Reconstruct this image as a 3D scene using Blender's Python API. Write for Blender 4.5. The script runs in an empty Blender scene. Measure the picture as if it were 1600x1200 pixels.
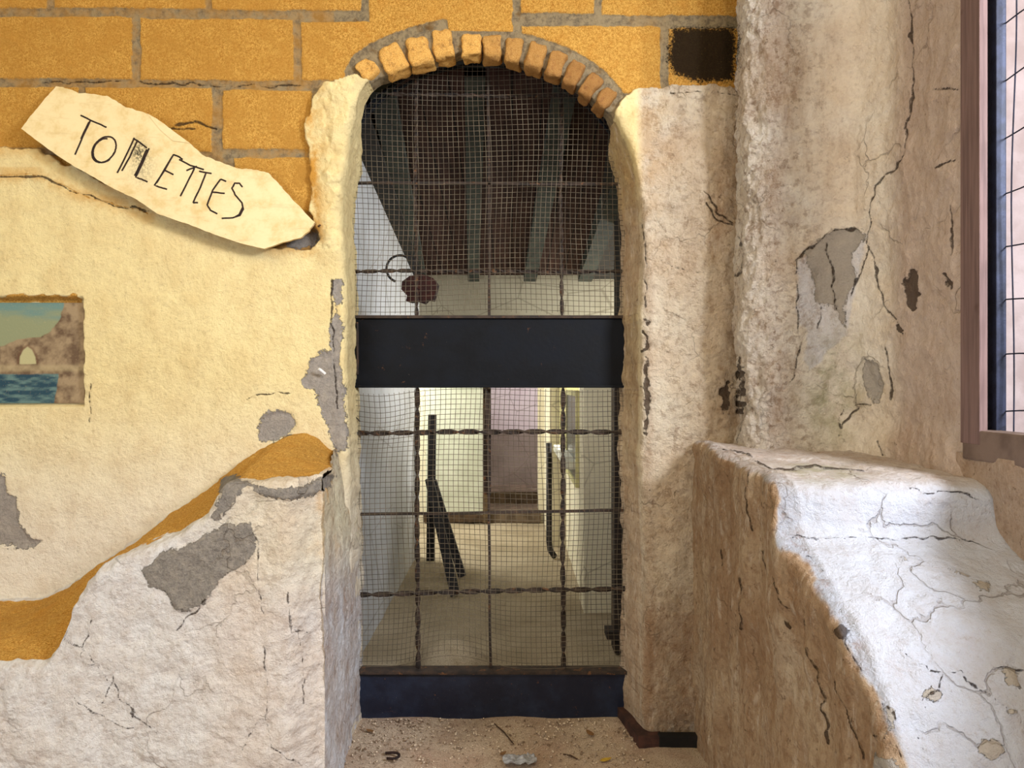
import bpy, bmesh, math, random
import numpy as np
from mathutils import Vector

random.seed(7)
rng = np.random.RandomState(11)
S = bpy.context.scene
COL = S.collection

# ------------------------------------------------------------------ camera, light, exposure
CZ = 1.115                       # eye height above the threshold floor
F = 1200.0
cam = bpy.data.cameras.new('camera'); camo = bpy.data.objects.new('camera', cam); COL.objects.link(camo)
cam.sensor_width = 36; cam.lens = 27.0; cam.clip_start = 0.02; cam.clip_end = 60
camo.location = (0, 0, CZ); camo.rotation_euler = (math.pi / 2, 0, 0)
S.camera = camo
S.view_settings.view_transform = 'Standard'; S.view_settings.look = 'None'
S.view_settings.exposure = -0.07; S.view_settings.gamma = 1.0
S.view_settings.use_curve_mapping = False

def lin(r, g, b):
    f = lambda c: (c / 255) / 12.92 if c / 255 <= 0.04045 else ((c / 255 + 0.055) / 1.055) ** 2.4
    return (f(r), f(g), f(b))

world = bpy.data.worlds.new('world'); S.world = world; world.use_nodes = True
wn = world.node_tree; wn.nodes.clear()
wo = wn.nodes.new('ShaderNodeOutputWorld'); wb = wn.nodes.new('ShaderNodeBackground')
wtc = wn.nodes.new('ShaderNodeTexCoord'); wsp = wn.nodes.new('ShaderNodeSeparateXYZ')
wr = wn.nodes.new('ShaderNodeMapRange'); wr.inputs[1].default_value = -0.35; wr.inputs[2].default_value = 0.55
wc = wn.nodes.new('ShaderNodeValToRGB')
wc.color_ramp.elements[0].color = (0.66, 0.74, 1.0, 1); wc.color_ramp.elements[1].color = (1.0, 0.86, 0.56, 1)
wn.links.new(wtc.outputs['Generated'], wsp.inputs[0]); wn.links.new(wsp.outputs[2], wr.inputs[0])
wn.links.new(wr.outputs[0], wc.inputs[0]); wn.links.new(wc.outputs[0], wb.inputs[0])
wb.inputs[1].default_value = 0.36
wn.links.new(wb.outputs[0], wo.inputs[0])

def area(name, loc, target, size, power, col, sy=None):
    l = bpy.data.lights.new(name, 'AREA'); l.energy = power; l.color = col
    l.shape = 'RECTANGLE'; l.size = size; l.size_y = sy or size
    o = bpy.data.objects.new(name, l); COL.objects.link(o)
    o.location = loc
    d = Vector(target) - Vector(loc); o.rotation_euler = d.to_track_quat('-Z', 'Y').to_euler()
    return o
area('window_daylight', (1.95, -0.10, CZ + 1.15), (0.65, 2.1, CZ + 0.1), 0.60, 150, (0.82, 0.88, 1.0))
area('pillar_fill', (0.92, -0.5, CZ + 1.75), (0.85, 2.2, CZ + 0.1), 0.5, 38, (1.0, 0.88, 0.74))  # unseen fill lamp added inside the room to brighten the pillar
area('corridor_fill', (-0.30, 2.95, CZ + 0.30), (0.55, 3.9, CZ - 0.7), 0.22, 4, (1.0, 0.98, 0.92))  # unseen lamp added to brighten the right corridor wall
area('yard_daylight', (2.6, 1.2, CZ + 1.6), (1.6, 2.8, CZ + 0.3), 0.8, 5, (1.0, 0.95, 0.92))
area('warm_room_light', (-1.5, 0.2, CZ + 2.1), (-0.6, 2.4, CZ + 0.7), 1.3, 34, (1.0, 0.80, 0.46))
area('cool_door_light', (-1.9, -0.3, CZ - 0.1), (-0.5, 2.4, CZ - 0.6), 1.2, 28, (0.86, 0.91, 1.0))
area('corridor_window_light', (1.5, 4.9, CZ + 0.35), (-0.6, 4.6, CZ - 0.5), 1.0, 75, (1.0, 0.98, 0.92))
area('far_room_light', (0.9, 7.0, CZ + 0.9), (0.0, 8.1, CZ - 0.2), 0.6, 30, (1.0, 0.93, 0.96))
area('corridor_yard_light', (-1.3, 5.6, CZ + 0.5), (-0.3, 5.4, CZ - 0.6), 0.6, 40, (1.0, 0.99, 0.90))

# ------------------------------------------------------------------ helpers
def P(px, py, y):
    return Vector(((px - 800) / F * y, y, CZ + (600 - py) / F * y))

def _hash(ix, iy, iz, s):
    h = (ix * 374761393 + iy * 668265263 + iz * 1440662683 + s * 974634777) & 0xffffffff
    h = ((h ^ (h >> 13)) * 1274126177) & 0xffffffff
    h = (h ^ (h >> 16)) & 0xffffffff
    return h / 4294967295.0
def vnoise(p, s=0):
    p = np.asarray(p, dtype=np.float64); i = np.floor(p).astype(np.int64); f = p - i
    f = f * f * f * (f * (f * 6 - 15) + 10)
    r = 0
    for dx in (0, 1):
        wx = f[..., 0] if dx else 1 - f[..., 0]
        for dy in (0, 1):
            wy = f[..., 1] if dy else 1 - f[..., 1]
            for dz in (0, 1):
                wz = f[..., 2] if dz else 1 - f[..., 2]
                r = r + wx * wy * wz * _hash(i[..., 0] + dx, i[..., 1] + dy, i[..., 2] + dz, s)
    return r * 2 - 1
def fbm(p, scale, oct=4, s=0, gain=0.5):
    p = np.asarray(p) * scale; a = 1.0; r = 0; t = 0
    for k in range(oct):
        r = r + a * vnoise(p + 17.3 * k, s + k * 31); t += a; a *= gain; p = p * 2.03
    return r / t * 1.5
def sstep(x, a, b):
    t = np.clip((x - a) / (b - a), 0, 1); return t * t * (3 - 2 * t)

def seg_dist(px, py, pts, closed=False):
    d = np.full(px.shape, 1e9)
    n = len(pts)
    for k in range(n if closed else n - 1):
        ax, ay = pts[k][:2]; bx, by = pts[(k + 1) % n][:2]
        vx, vy = bx - ax, by - ay; L = vx * vx + vy * vy + 1e-9
        t = np.clip(((px - ax) * vx + (py - ay) * vy) / L, 0, 1)
        d = np.minimum(d, np.hypot(px - ax - t * vx, py - ay - t * vy))
    return d
def poly_sdf(px, py, pts):
    """signed distance in the units of the points, negative inside"""
    d = seg_dist(px, py, pts, True)
    ins = np.zeros(px.shape, bool); n = len(pts)
    for k in range(n):
        ax, ay = pts[k]; bx, by = pts[(k + 1) % n]
        if ay == by: continue
        c = ((ay > py) != (by > py)) & (px < (bx - ax) * (py - ay) / (by - ay) + ax)
        ins ^= c
    return np.where(ins, -d, d)

def mesh_np(name, verts, faces, mat, attrs=None, colr=None, smooth=True, parent=None):
    """verts (N,3), faces (M,4) or list"""
    me = bpy.data.meshes.new(name)
    verts = np.asarray(verts, dtype=np.float32); faces = np.asarray(faces, dtype=np.int32)
    M, k = faces.shape
    me.vertices.add(len(verts)); me.vertices.foreach_set('co', verts.ravel())
    me.loops.add(M * k); me.loops.foreach_set('vertex_index', faces.ravel())
    me.polygons.add(M); me.polygons.foreach_set('loop_start', np.arange(0, M * k, k, dtype=np.int32))
    me.update(calc_edges=True)
    if smooth: me.polygons.foreach_set('use_smooth', np.ones(M, bool))
    for an, av in (attrs or {}).items():
        a = me.attributes.new(an, 'FLOAT', 'POINT'); a.data.foreach_set('value', np.asarray(av, dtype=np.float32).ravel())
    if colr is not None:
        a = me.attributes.new('col', 'FLOAT_COLOR', 'POINT')
        c = np.ones((len(verts), 4), np.float32); c[:, :3] = colr; a.data.foreach_set('color', c.ravel())
    me.validate()
    if mat: me.materials.append(mat)
    o = bpy.data.objects.new(name, me); COL.objects.link(o)
    if parent: o.parent = parent
    return o

class MB:
    """collects simple shapes into one bmesh"""
    def __init__(s): s.bm = bmesh.new()
    def box(s, c, size, rot=None, bevel=0):
        m = bmesh.ops.create_cube(s.bm, size=1)['verts']
        from mathutils import Euler
        R = Euler(rot).to_matrix() if rot else None
        for v in m:
            q = Vector((v.co.x * size[0], v.co.y * size[1], v.co.z * size[2]))
            if R: q = R @ q
            v.co = q + Vector(c)
        if bevel:
            es = list({e for v in m for e in v.link_edges})
            bmesh.ops.bevel(s.bm, geom=es, offset=bevel, segments=2, affect='EDGES', profile=0.6)
        return s
    def prism(s, pts, off):
        """closed outline of 3-D points extruded by the vector off"""
        off = Vector(off); a = [s.bm.verts.new(Vector(p)) for p in pts]; b = [s.bm.verts.new(Vector(p) + off) for p in pts]
        n = len(pts)
        s.bm.faces.new(a); s.bm.faces.new(b[::-1])
        for k in range(n):
            s.bm.faces.new((a[k], b[k], b[(k + 1) % n], a[(k + 1) % n]))
        return s
    def tube(s, pts, r, n=6, closed=False, flat=1.0, twist=0.0, cap=True, shape=None):
        pts = [Vector(p) for p in pts]; rings = []; N = len(pts)
        ref = None; L = 0
        for k, p in enumerate(pts):
            a = pts[k - 1] if (k > 0 or closed) else pts[k]; b = pts[(k + 1) % N] if (k < N - 1 or closed) else pts[k]
            t = (b - a).normalized()
            if ref is None: ref = Vector((0, 1, 0)) if abs(t.y) < 0.9 else Vector((1, 0, 0))
            x = (ref - t * ref.dot(t)).normalized(); z = t.cross(x); ref = x
            if k: L += (p - pts[k - 1]).length
            rr = r(k / max(1, N - 1)) if callable(r) else r
            ring = []
            for j in range(n):
                an = 2 * math.pi * (j + 0.5) / n
                u, w = math.cos(an) * rr, math.sin(an) * rr * flat
                th = twist * L; u, w = u * math.cos(th) - w * math.sin(th), u * math.sin(th) + w * math.cos(th)
                ring.append(s.bm.verts.new(p + x * u + z * w))
            rings.append(ring)
        for k in range(N if closed else N - 1):
            A, B = rings[k], rings[(k + 1) % N]
            for j in range(n):
                s.bm.faces.new((A[j], A[(j + 1) % n], B[(j + 1) % n], B[j]))
        if cap and not closed:
            s.bm.faces.new(rings[0][::-1]); s.bm.faces.new(rings[-1])
        return s
    def build(s, name, mat, parent=None, smooth=False):
        bmesh.ops.recalc_face_normals(s.bm, faces=s.bm.faces)
        me = bpy.data.meshes.new(name); s.bm.to_mesh(me); s.bm.free()
        if smooth:
            for p in me.polygons: p.use_smooth = True
        me.materials.append(mat)
        o = bpy.data.objects.new(name, me); COL.objects.link(o)
        if parent: o.parent = parent; o.matrix_parent_inverse = Matrix_inv(parent)
        return o
def Matrix_inv(p):
    from mathutils import Matrix
    m = Matrix.LocRotScale(p.location, p.rotation_euler, p.scale)
    return m.inverted()
def empty(name, loc, label, cat, group=None):
    o = bpy.data.objects.new(name, None); COL.objects.link(o); o.location = loc; o.empty_display_size = 0.05
    return tag(o, label, cat, group)
def tag(o, label, cat, group=None, kind=None):
    o['label'] = label; o['category'] = cat
    if group: o['group'] = group
    if kind: o['kind'] = kind
    return o
def struct(o):
    o['kind'] = 'structure'; return o

# ------------------------------------------------------------------ node helpers
class NT:
    def __init__(s, name):
        s.m = bpy.data.materials.new(name); s.m.use_nodes = True; s.t = s.m.node_tree; s.t.nodes.clear()
        s.out = s.n('ShaderNodeOutputMaterial'); s.b = s.n('ShaderNodeBsdfPrincipled')
        s.l(s.b.outputs[0], s.out.inputs[0])
        g = s.n('ShaderNodeNewGeometry'); s.pos = g.outputs['Position']
    def n(s, t): return s.t.nodes.new(t)
    def l(s, a, b): s.t.links.new(a, b)
    def put(s, sock, v):
        if isinstance(v, (int, float)): sock.default_value = v
        elif isinstance(v, tuple): sock.default_value = (*v, 1) if len(v) == 3 and sock.type == 'RGBA' else v
        else: s.l(v, sock)
    def attr(s, name, c=False):
        a = s.n('ShaderNodeAttribute'); a.attribute_name = name; return a.outputs['Color' if c else 'Fac']
    def noise(s, scale, detail=4, rough=0.55, vec=None, dist=0):
        k = s.n('ShaderNodeTexNoise'); k.inputs['Scale'].default_value = scale; k.inputs['Detail'].default_value = detail
        k.inputs['Roughness'].default_value = rough; k.inputs['Distortion'].default_value = dist
        s.l(vec or s.pos, k.inputs['Vector']); return k.outputs[0]
    def scaled(s, v, sc):
        k = s.n('ShaderNodeVectorMath'); k.operation = 'MULTIPLY'; s.l(v, k.inputs[0]); k.inputs[1].default_value = sc; return k.outputs[0]
    def m_(s, op, a, b=0.0, c=None):
        k = s.n('ShaderNodeMath'); k.operation = op; s.put(k.inputs[0], a); s.put(k.inputs[1], b)
        if c is not None: s.put(k.inputs[2], c)
        return k.outputs[0]
    def ss(s, v, a, b, lo=0.0, hi=1.0):
        k = s.n('ShaderNodeMapRange'); k.interpolation_type = 'SMOOTHSTEP'
        s.put(k.inputs[0], v); k.inputs[1].default_value = a; k.inputs[2].default_value = b
        k.inputs[3].default_value = lo; k.inputs[4].default_value = hi; return k.outputs[0]
    def mix(s, f, a, b, mode='MIX'):
        k = s.n('ShaderNodeMix'); k.data_type = 'RGBA'; k.blend_type = mode
        s.put(k.inputs[0], f); s.put(k.inputs[6], a); s.put(k.inputs[7], b); return k.outputs[2]
    def bump(s, h, dist=0.002, strength=1.0, nrm=None):
        k = s.n('ShaderNodeBump'); k.inputs['Strength'].default_value = strength; k.inputs['Distance'].default_value = dist
        s.l(h, k.inputs['Height'])
        if nrm: s.l(nrm, k.inputs['Normal'])
        return k.outputs[0]
    def voro(s, scale, feature='DISTANCE_TO_EDGE', vec=None):
        k = s.n('ShaderNodeTexVoronoi'); k.feature = feature; k.inputs['Scale'].default_value = scale
        s.l(vec or s.pos, k.inputs['Vector']); return k.outputs[0]
    def done(s, base, rough=0.8, normal=None, metal=0.0, spec=0.3):
        s.put(s.b.inputs['Base Color'], base); s.put(s.b.inputs['Roughness'], rough); s.put(s.b.inputs['Metallic'], metal)
        s.b.inputs['Specular IOR Level'].default_value = spec
        if normal: s.l(normal, s.b.inputs['Normal'])
        return s.m

def simple(name, c1, c2=None, scale=20, rough=0.7, bump=0.001, metal=0.0, spec=0.3, c3=None, sc3=60, thr=(0.55, 0.65)):
    t = NT(name); c2 = c2 or tuple(x * 0.7 for x in c1)
    n1 = t.noise(scale, 6, 0.6); c = t.mix(t.ss(n1, 0.35, 0.65), c1, c2)
    if c3: c = t.mix(t.ss(t.noise(sc3, 5, 0.65), *thr), c, c3)
    nb = t.noise(scale * 6, 5, 0.6)
    return t.done(c, rough, t.bump(nb, bump), metal, spec)

# plaster / masonry skin: colour lives in the 'col' attribute, the loose features in signed distances (in mm/2)
def plaster_material():
    t = NT('weathered_plaster')
    col = t.attr('col', True)
    n_big = t.noise(3.0, 4, 0.6); n_mid = t.noise(14, 6, 0.65); n_fine = t.noise(90, 5, 0.7); n_grit = t.noise(420, 3, 0.7)
    # plaster tone variations
    c = t.mix(t.ss(n_mid, 0.35, 0.75, 0, 0.30), col, t.mix(1.0, col, lin(214, 190, 160), 'MULTIPLY'))
    c = t.mix(t.ss(n_fine, 0.52, 0.78, 0, 0.35), c, t.mix(1.0, c, lin(205, 190, 170), 'MULTIPLY'))
    c = t.mix(t.ss(n_grit, 0.60, 0.74, 0, 0.30), c, t.mix(1.0, c, lin(176, 156, 130), 'MULTIPLY'))
    # vertical runs of brown: dirt, plus painted shade on some surfaces, stored per surface
    dirt_and_shade = t.attr('dirt_and_shade')
    streak = t.noise(1.0, 6, 0.7, vec=t.scaled(t.pos, (26, 26, 7)))
    dm = t.ss(t.m_('ADD', t.m_('MULTIPLY', dirt_and_shade, 0.62), t.m_('MULTIPLY', t.m_('ADD', streak, t.m_('MULTIPLY', n_fine, 0.5)), 0.62)), 0.42, 1.10)
    c = t.mix(t.m_('MULTIPLY', dm, 0.80), c, lin(158, 120, 86))
    spots = t.noise(45, 7, 0.75)
    st2 = t.noise(1.0, 7, 0.75, vec=t.scaled(t.pos, (70, 70, 24)))
    c = t.mix(t.m_('MULTIPLY', t.ss(st2, 0.50, 0.68), t.ss(dirt_and_shade, 0.05, 0.6, 0.0, 0.55)), c, lin(150, 112, 78))
    lt = t.noise(1.0, 6, 0.7, vec=t.scaled(t.pos, (40, 40, 12)))
    c = t.mix(t.m_('MULTIPLY', t.ss(lt, 0.54, 0.66), t.ss(dirt_and_shade, 0.05, 0.5, 0.0, 0.45)), c, lin(232, 216, 194))
    c = t.mix(t.m_('MULTIPLY', t.ss(spots, 0.60, 0.68), t.ss(dirt_and_shade, 0.02, 0.5, 0.15, 0.8)), c, lin(92, 72, 52))
    cav = t.ss(t.noise(38, 6, 0.7), 0.50, 0.36)
    c = t.mix(t.m_('MULTIPLY', cav, t.m_('MULTIPLY', t.attr('ruff'), 0.55)), c, lin(140, 104, 72))
    # green mould
    gm = t.m_('MULTIPLY', t.attr('green'), t.ss(n_mid, 0.3, 0.7))
    c = t.mix(gm, c, lin(140, 148, 98))
    # exposed ochre sandstone
    raw = t.m_('ADD', t.attr('raw'), t.m_('MULTIPLY', t.m_('SUBTRACT', n_fine, 0.5), 7.0))
    rawm = t.ss(raw, -1.0, 1.0, 1, 0)
    grain = t.ss(t.m_('ADD', t.m_('MULTIPLY', n_grit, 0.5), t.m_('MULTIPLY', t.noise(190, 4, 0.7), 0.5)), 0.36, 0.64)
    oc = t.mix(grain, lin(188, 120, 36), lin(248, 198, 102))
    oc = t.mix(t.ss(n_mid, 0.45, 0.8, 0, 0.6), oc, lin(222, 154, 62))
    oc = t.mix(t.ss(n_fine, 0.62, 0.75, 0, 0.5), oc, lin(150, 92, 30))
    oc = t.mix(t.ss(n_big, 0.5, 0.75, 0, 0.35), oc, lin(196, 140, 60))
    # mortar in the joints
    mort = t.m_('ADD', t.attr('mortar'), t.m_('MULTIPLY', t.m_('SUBTRACT', n_fine, 0.5), 5.0))
    mm = t.ss(mort, -1.0, 1.0, 0, 1)
    mc = t.mix(t.ss(t.noise(60, 5, 0.7), 0.4, 0.7), lin(172, 152, 116), lin(122, 108, 86))
    mc = t.mix(t.ss(n_mid, 0.55, 0.68, 0, 0.75), mc, lin(120, 84, 34))
    oc = t.mix(mm, oc, mc)
    c = t.mix(rawm, c, oc)
    # rust yellow stain on plaster
    c = t.mix(t.m_('MULTIPLY', t.attr('stain'), t.ss(n_mid, 0.35, 0.6)), c, lin(206, 150, 66))
    # bare grey cement where the plaster fell
    pat = t.m_('ADD', t.attr('patch'), t.m_('ADD', t.m_('MULTIPLY', t.m_('SUBTRACT', n_fine, 0.5), 18.0), t.m_('MULTIPLY', t.m_('SUBTRACT', n_mid, 0.5), 34.0)))
    pm = t.ss(pat, -0.8, 0.8, 1, 0)
    gc = t.mix(t.ss(t.noise(150, 5, 0.75), 0.35, 0.7), lin(132, 124, 112), lin(84, 78, 70))
    gc = t.mix(t.ss(t.noise(40, 4, 0.6), 0.45, 0.7, 0, 0.5), gc, lin(164, 152, 132))
    gc = t.mix(t.attr('pale'), gc, lin(206, 196, 184))
    c = t.mix(pm, c, gc)
    # dark holes and black paint
    bl = t.m_('ADD', t.attr('black'), t.m_('MULTIPLY', t.m_('SUBTRACT', t.noise(130, 6, 0.75), 0.5), 44.0))
    bm_ = t.ss(bl, -4.0, 5.0, 1, 0)
    bc = t.mix(t.ss(t.noise(160, 5, 0.8), 0.60, 0.74), lin(16, 14, 12), lin(110, 90, 40))
    c = t.mix(t.m_('MULTIPLY', bm_, 0.96), c, bc)
    # cracks: the drawn ones and a faint net of hair cracks
    ck = t.m_('ADD', t.attr('crack'), t.m_('ADD', t.m_('MULTIPLY', t.m_('SUBTRACT', n_fine, 0.5), 6.0), t.m_('MULTIPLY', t.m_('SUBTRACT', t.noise(11, 3, 0.6), 0.5), 5.0)))
    cm = t.ss(ck, -0.7, 0.9, 1, 0)
    wv = t.n('ShaderNodeVectorMath'); wv.operation = 'ADD'
    nn = t.n('ShaderNodeTexNoise'); nn.inputs['Scale'].default_value = 9; nn.inputs['Detail'].default_value = 5; t.l(t.pos, nn.inputs['Vector'])
    t.l(t.pos, wv.inputs[0]); t.l(t.scaled(nn.outputs['Color'], (0.16, 0.16, 0.16)), wv.inputs[1])
    vd = t.voro(5.0, vec=wv.outputs[0])
    hair = t.m_('MULTIPLY', t.ss(vd, 0.004, 0.016, 1, 0), t.m_('MULTIPLY', t.ss(t.noise(4.5, 3, 0.5), 0.50, 0.62), t.attr('hair')))
    hair = t.m_('MULTIPLY', hair, t.m_('SUBTRACT', 1.0, rawm))
    c = t.mix(t.m_('MULTIPLY', hair, 0.32), c, lin(110, 90, 66))
    c = t.mix(t.m_('MULTIPLY', cm, 0.85), c, lin(66, 48, 34))
    # relief
    h = t.m_('ADD', t.m_('MULTIPLY', n_mid, 2.2), t.m_('MULTIPLY', t.noise(38, 6, 0.7), t.m_('ADD', 0.5, t.m_('MULTIPLY', t.attr('ruff'), 2.5))))
    h = t.m_('ADD', h, t.m_('MULTIPLY', n_fine, t.m_('ADD', 0.75, t.m_('MULTIPLY', t.attr('ruff'), 1.8))))
    h = t.m_('ADD', h, t.m_('MULTIPLY', n_grit, t.m_('ADD', 0.30, t.m_('MULTIPLY', rawm, 0.75))))
    h = t.m_('SUBTRACT', h, t.m_('MULTIPLY', pm, 0.9))
    h = t.m_('SUBTRACT', h, t.m_('MULTIPLY', cm, 1.6))
    h = t.m_('SUBTRACT', h, t.m_('MULTIPLY', hair, 0.6))
    return t.done(c, 0.92, t.bump(h, 0.006, 1.0), 0, 0.15)
PLASTER = plaster_material()

# ------------------------------------------------------------------ features read off the walls (photo pixels)
GREY = [
 [(-8,738),(8,745),(12,770),(25,778),(28,815),(45,842),(65,845),(50,855),(-8,853)],
 [(412,650),(435,643),(455,645),(464,662),(455,678),(425,688),(406,690),(405,668)],
 [(505,548),(516,552),(522,440),(531,440),(530,560),(540,700),(524,712),(508,660),(490,612),(468,600),(478,570)],
 [(222,893),(250,868),(330,836),(350,820),(388,818),(396,835),(394,870),(380,885),(350,900),(335,925),(320,945),(290,958),(272,950),(265,930),(235,915)],
 [(345,750),(372,744),(382,755),(365,790),(338,815),(326,808),(343,775)],
 [(380,750),(420,762),(470,764),(510,742),(524,745),(515,762),(480,775),(440,780),(400,772)],
 [(440,384),(465,362),(488,362),(490,380),(462,390)],
 [(1252,392),(1300,364),(1340,358),(1356,370),(1332,395),(1336,430),(1320,470),(1320,512),(1300,482),(1278,470),(1272,440)],
 [(1350,560),(1370,570),(1380,600),(1372,630),(1352,615)],
 [(1404,875),(1412,872),(1420,880),(1410,886)],
]
GREYB = [[(1475,888),(1500,893),(1512,898),(1500,900)],[(1560,1040),(1585,1046),(1590,1075),(1575,1070)],[(1530,1160),(1560,1160),(1566,1178),(1545,1190),(1526,1176)],
         [(1570,1110),(1584,1112),(1586,1118),(1574,1119)],[(1440,1090),(1455,1078),(1468,1086),(1462,1098)],[(1380,1102),(1396,1110),(1398,1140),(1386,1150)],
         [(1520,910),(1542,912),(1545,925),(1530,925)],[(1376,1180),(1400,1190),(1410,1220),(1380,1215)]]
BLACK = [
 [(1052,40),(1150,38),(1152,80),(1148,122),(1100,126),(1055,112),(1046,90)],
]
HOLE = [
 [(1418,430),(1425,418),(1436,420),(1440,455),(1436,487),(1428,482),(1414,468)],
 [(1480,425),(1486,430),(1490,455),(1484,462)],
 [(1306,982),(1318,976),(1328,992),(1318,1002),(1308,996)],
 [(1406,505),(1412,498),(1410,520),(1404,518)],
 [(1128,600),(1138,590),(1140,640),(1126,648)],
 [(1006,492),(1014,500),(1012,560),(1017,640),(1010,692),(1003,640),(1006,560)],
 [(1233,968),(1242,962),(1244,980),(1236,984)],
 [(1152,580),(1160,560),(1160,640),(1154,650)],
 [(548,790),(553,782),(552,800),(545,806)],
 [(1000,1177),(1062,1178),(1080,1210),(1000,1210)],
 [(1316,515),(1322,500),(1324,512),(1320,520)],
]
CRACK = [
 ([(1416,0),(1422,80),(1424,150),(1418,200),(1416,250),(1395,268),(1378,290),(1362,318),(1364,345),(1352,380),(1360,395),(1368,430),(1385,475),(1402,500)], 1.6),
 ([(1292,380),(1300,420),(1303,450),(1308,485)], 2.4),
 ([(1358,385),(1340,432),(1324,478),(1320,508)], 1.4),
 ([(1245,408),(1265,388),(1300,362),(1345,357),(1358,370)], 1.0),
 ([(1246,410),(1246,520),(1252,545),(1236,600)], 1.2),
 ([(1285,478),(1286,500),(1276,515)], 1.4),
 ([(1460,140),(1500,138)], 1.0), ([(1465,262),(1492,250)], 1.2), ([(1488,320),(1492,400)], 1.2),
 ([(1385,540),(1394,590),(1392,625)], 1.6),
 ([(1330,600),(1340,640),(1310,670)], .8), ([(1308,690),(1312,650),(1322,632),(1358,634)], .8),
 ([(1376,690),(1390,712)], 1.6),
 ([(1130,700),(1160,708),(1185,722),(1210,735),(1280,732),(1350,738)], 1.3),
 ([(1172,738),(1170,765),(1174,800),(1180,830)], 2.0),
 ([(1420,762),(1450,770),(1500,768),(1530,778)], 1.2),
 ([(1236,842),(1300,846),(1420,842),(1500,838),(1540,850)], 0.9),
 ([(1262,872),(1278,888),(1286,900)], 1.4),
 ([(1310,965),(1318,985),(1324,1010),(1340,1035),(1345,1055)], 1.4),
 ([(1400,1020),(1450,1050),(1470,1055),(1500,1050),(1530,1080),(1570,1110)], 1.0),
 ([(1470,1055),(1464,1080),(1440,1095),(1441,1125)], 0.8),
 ([(1370,1095),(1390,1110),(1398,1140)], 2.0),
 ([(1375,1150),(1400,1170),(1412,1200)], 2.2), ([(1430,1150),(1445,1180)], 1.2), ([(1548,1042),(1600,1048)], .8),
 ([(1154,905),(1158,920),(1162,985)], 2.0), ([(1220,910),(1225,935),(1236,948)], 2.0), ([(1266,1010),(1280,1060),(1290,1160)], 1.6),
 ([(1262,962),(1264,990)], 1.4), ([(1126,860),(1134,882)], 1.6), ([(1300,1060),(1324,1120),(1356,1185)], 1.2), ([(1192,860),(1200,890)], .9),
 ([(1008,350),(1012,420),(1010,480)], 1.4), ([(1158,370),(1160,400),(1157,430)], 1.2), ([(1157,560),(1156,690)], 0.8),
 ([(1100,300),(1120,330),(1145,350)], 1.0), ([(1102,318),(1122,345),(1144,352)], 1.0), ([(1030,400),(1060,420),(1120,428)], .8),
 ([(1044,130),(1046,145),(1120,140),(1160,150)], .8),
 ([(142,968),(132,1000),(124,1032),(180,1046),(176,1066),(160,1100)], 1.3),
 ([(176,1066),(190,1095),(210,1112),(204,1130)], 1.0), ([(204,1112),(245,1140),(252,1160)], .8),
 ([(95,1000),(120,1010),(145,1030),(168,1064)], .8), ([(330,930),(300,958),(275,985)], 1.0),
 ([(450,928),(455,990),(460,985),(482,990)], .9), ([(412,1010),(416,1060),(418,1130),(425,1165),(470,1195)], 1.5),
 ([(468,990),(476,1040),(476,1100)], .9), ([(398,840),(402,900),(412,960)], .7),
 ([(120,1090),(140,1110),(165,1125),(210,1140)], .8), ([(380,1170),(395,1140),(408,1120)], 1.6),
 ([(60,125),(130,122),(190,124),(330,128),(420,130),(470,128)], 1.5), ([(270,190),(300,186),(332,196)], 3.0), ([(262,196),(300,198)], 1.5),
 ([(143,600),(140,660)], .8), ([(385,628),(400,618),(450,612)], .8), ([(520,440),(519,560),(528,640)], 1.8),
 ([(0,276),(60,275),(120,300),(180,320),(235,330)], 1.1),
]
def in_box(px, py, pts, m):
    xs = [p[0] for p in pts]; ys = [p[1] for p in pts]
    return (px > min(xs) - m) & (px < max(xs) + m) & (py > min(ys) - m) & (py < max(ys) + m)
def fields(px, py, which):
    """patch, black, crack attributes from the lists above"""
    out = {}
    for key, lst, fn in (('patch', GREY + (GREYB if which == 'bench' else []), poly_sdf), ('black', BLACK, poly_sdf)):
        d = np.full(px.shape, 200.0)
        for pts in lst:
            m = in_box(px, py, pts, 40)
            if m.any(): d[m] = np.minimum(d[m], poly_sdf(px[m], py[m], pts))
        out[key] = d
    d = np.full(px.shape, 200.0)
    for pts, w in CRACK:
        m = in_box(px, py, pts, 20)
        if m.any():
            # small wander so that the cracks are not straight
            wx = px[m] + 3 * vnoise(np.stack([px[m] / 14, py[m] / 14, px[m] * 0], -1), 3)
            wy = py[m] + 3 * vnoise(np.stack([px[m] / 14, py[m] / 14, px[m] * 0 + 9], -1), 4)
            d[m] = np.minimum(d[m], seg_dist(wx, wy, pts) - w * (0.15 if (pts[0][0] < 520 and pts[0][1] > 600) else 0.45))
    for pts in HOLE:
        m = in_box(px, py, pts, 20)
        if m.any():
            q = np.stack([px[m], py[m], px[m] * 0], -1)
            d[m] = np.minimum(d[m], poly_sdf(px[m] + 5 * fbm(q, 1 / 12, 4, 71), py[m] + 7 * fbm(q, 1 / 12, 4, 72), pts) + 1.5 + 3 * fbm(q, 1 / 7, 3, 73))
    out['crack'] = d
    return out

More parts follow.
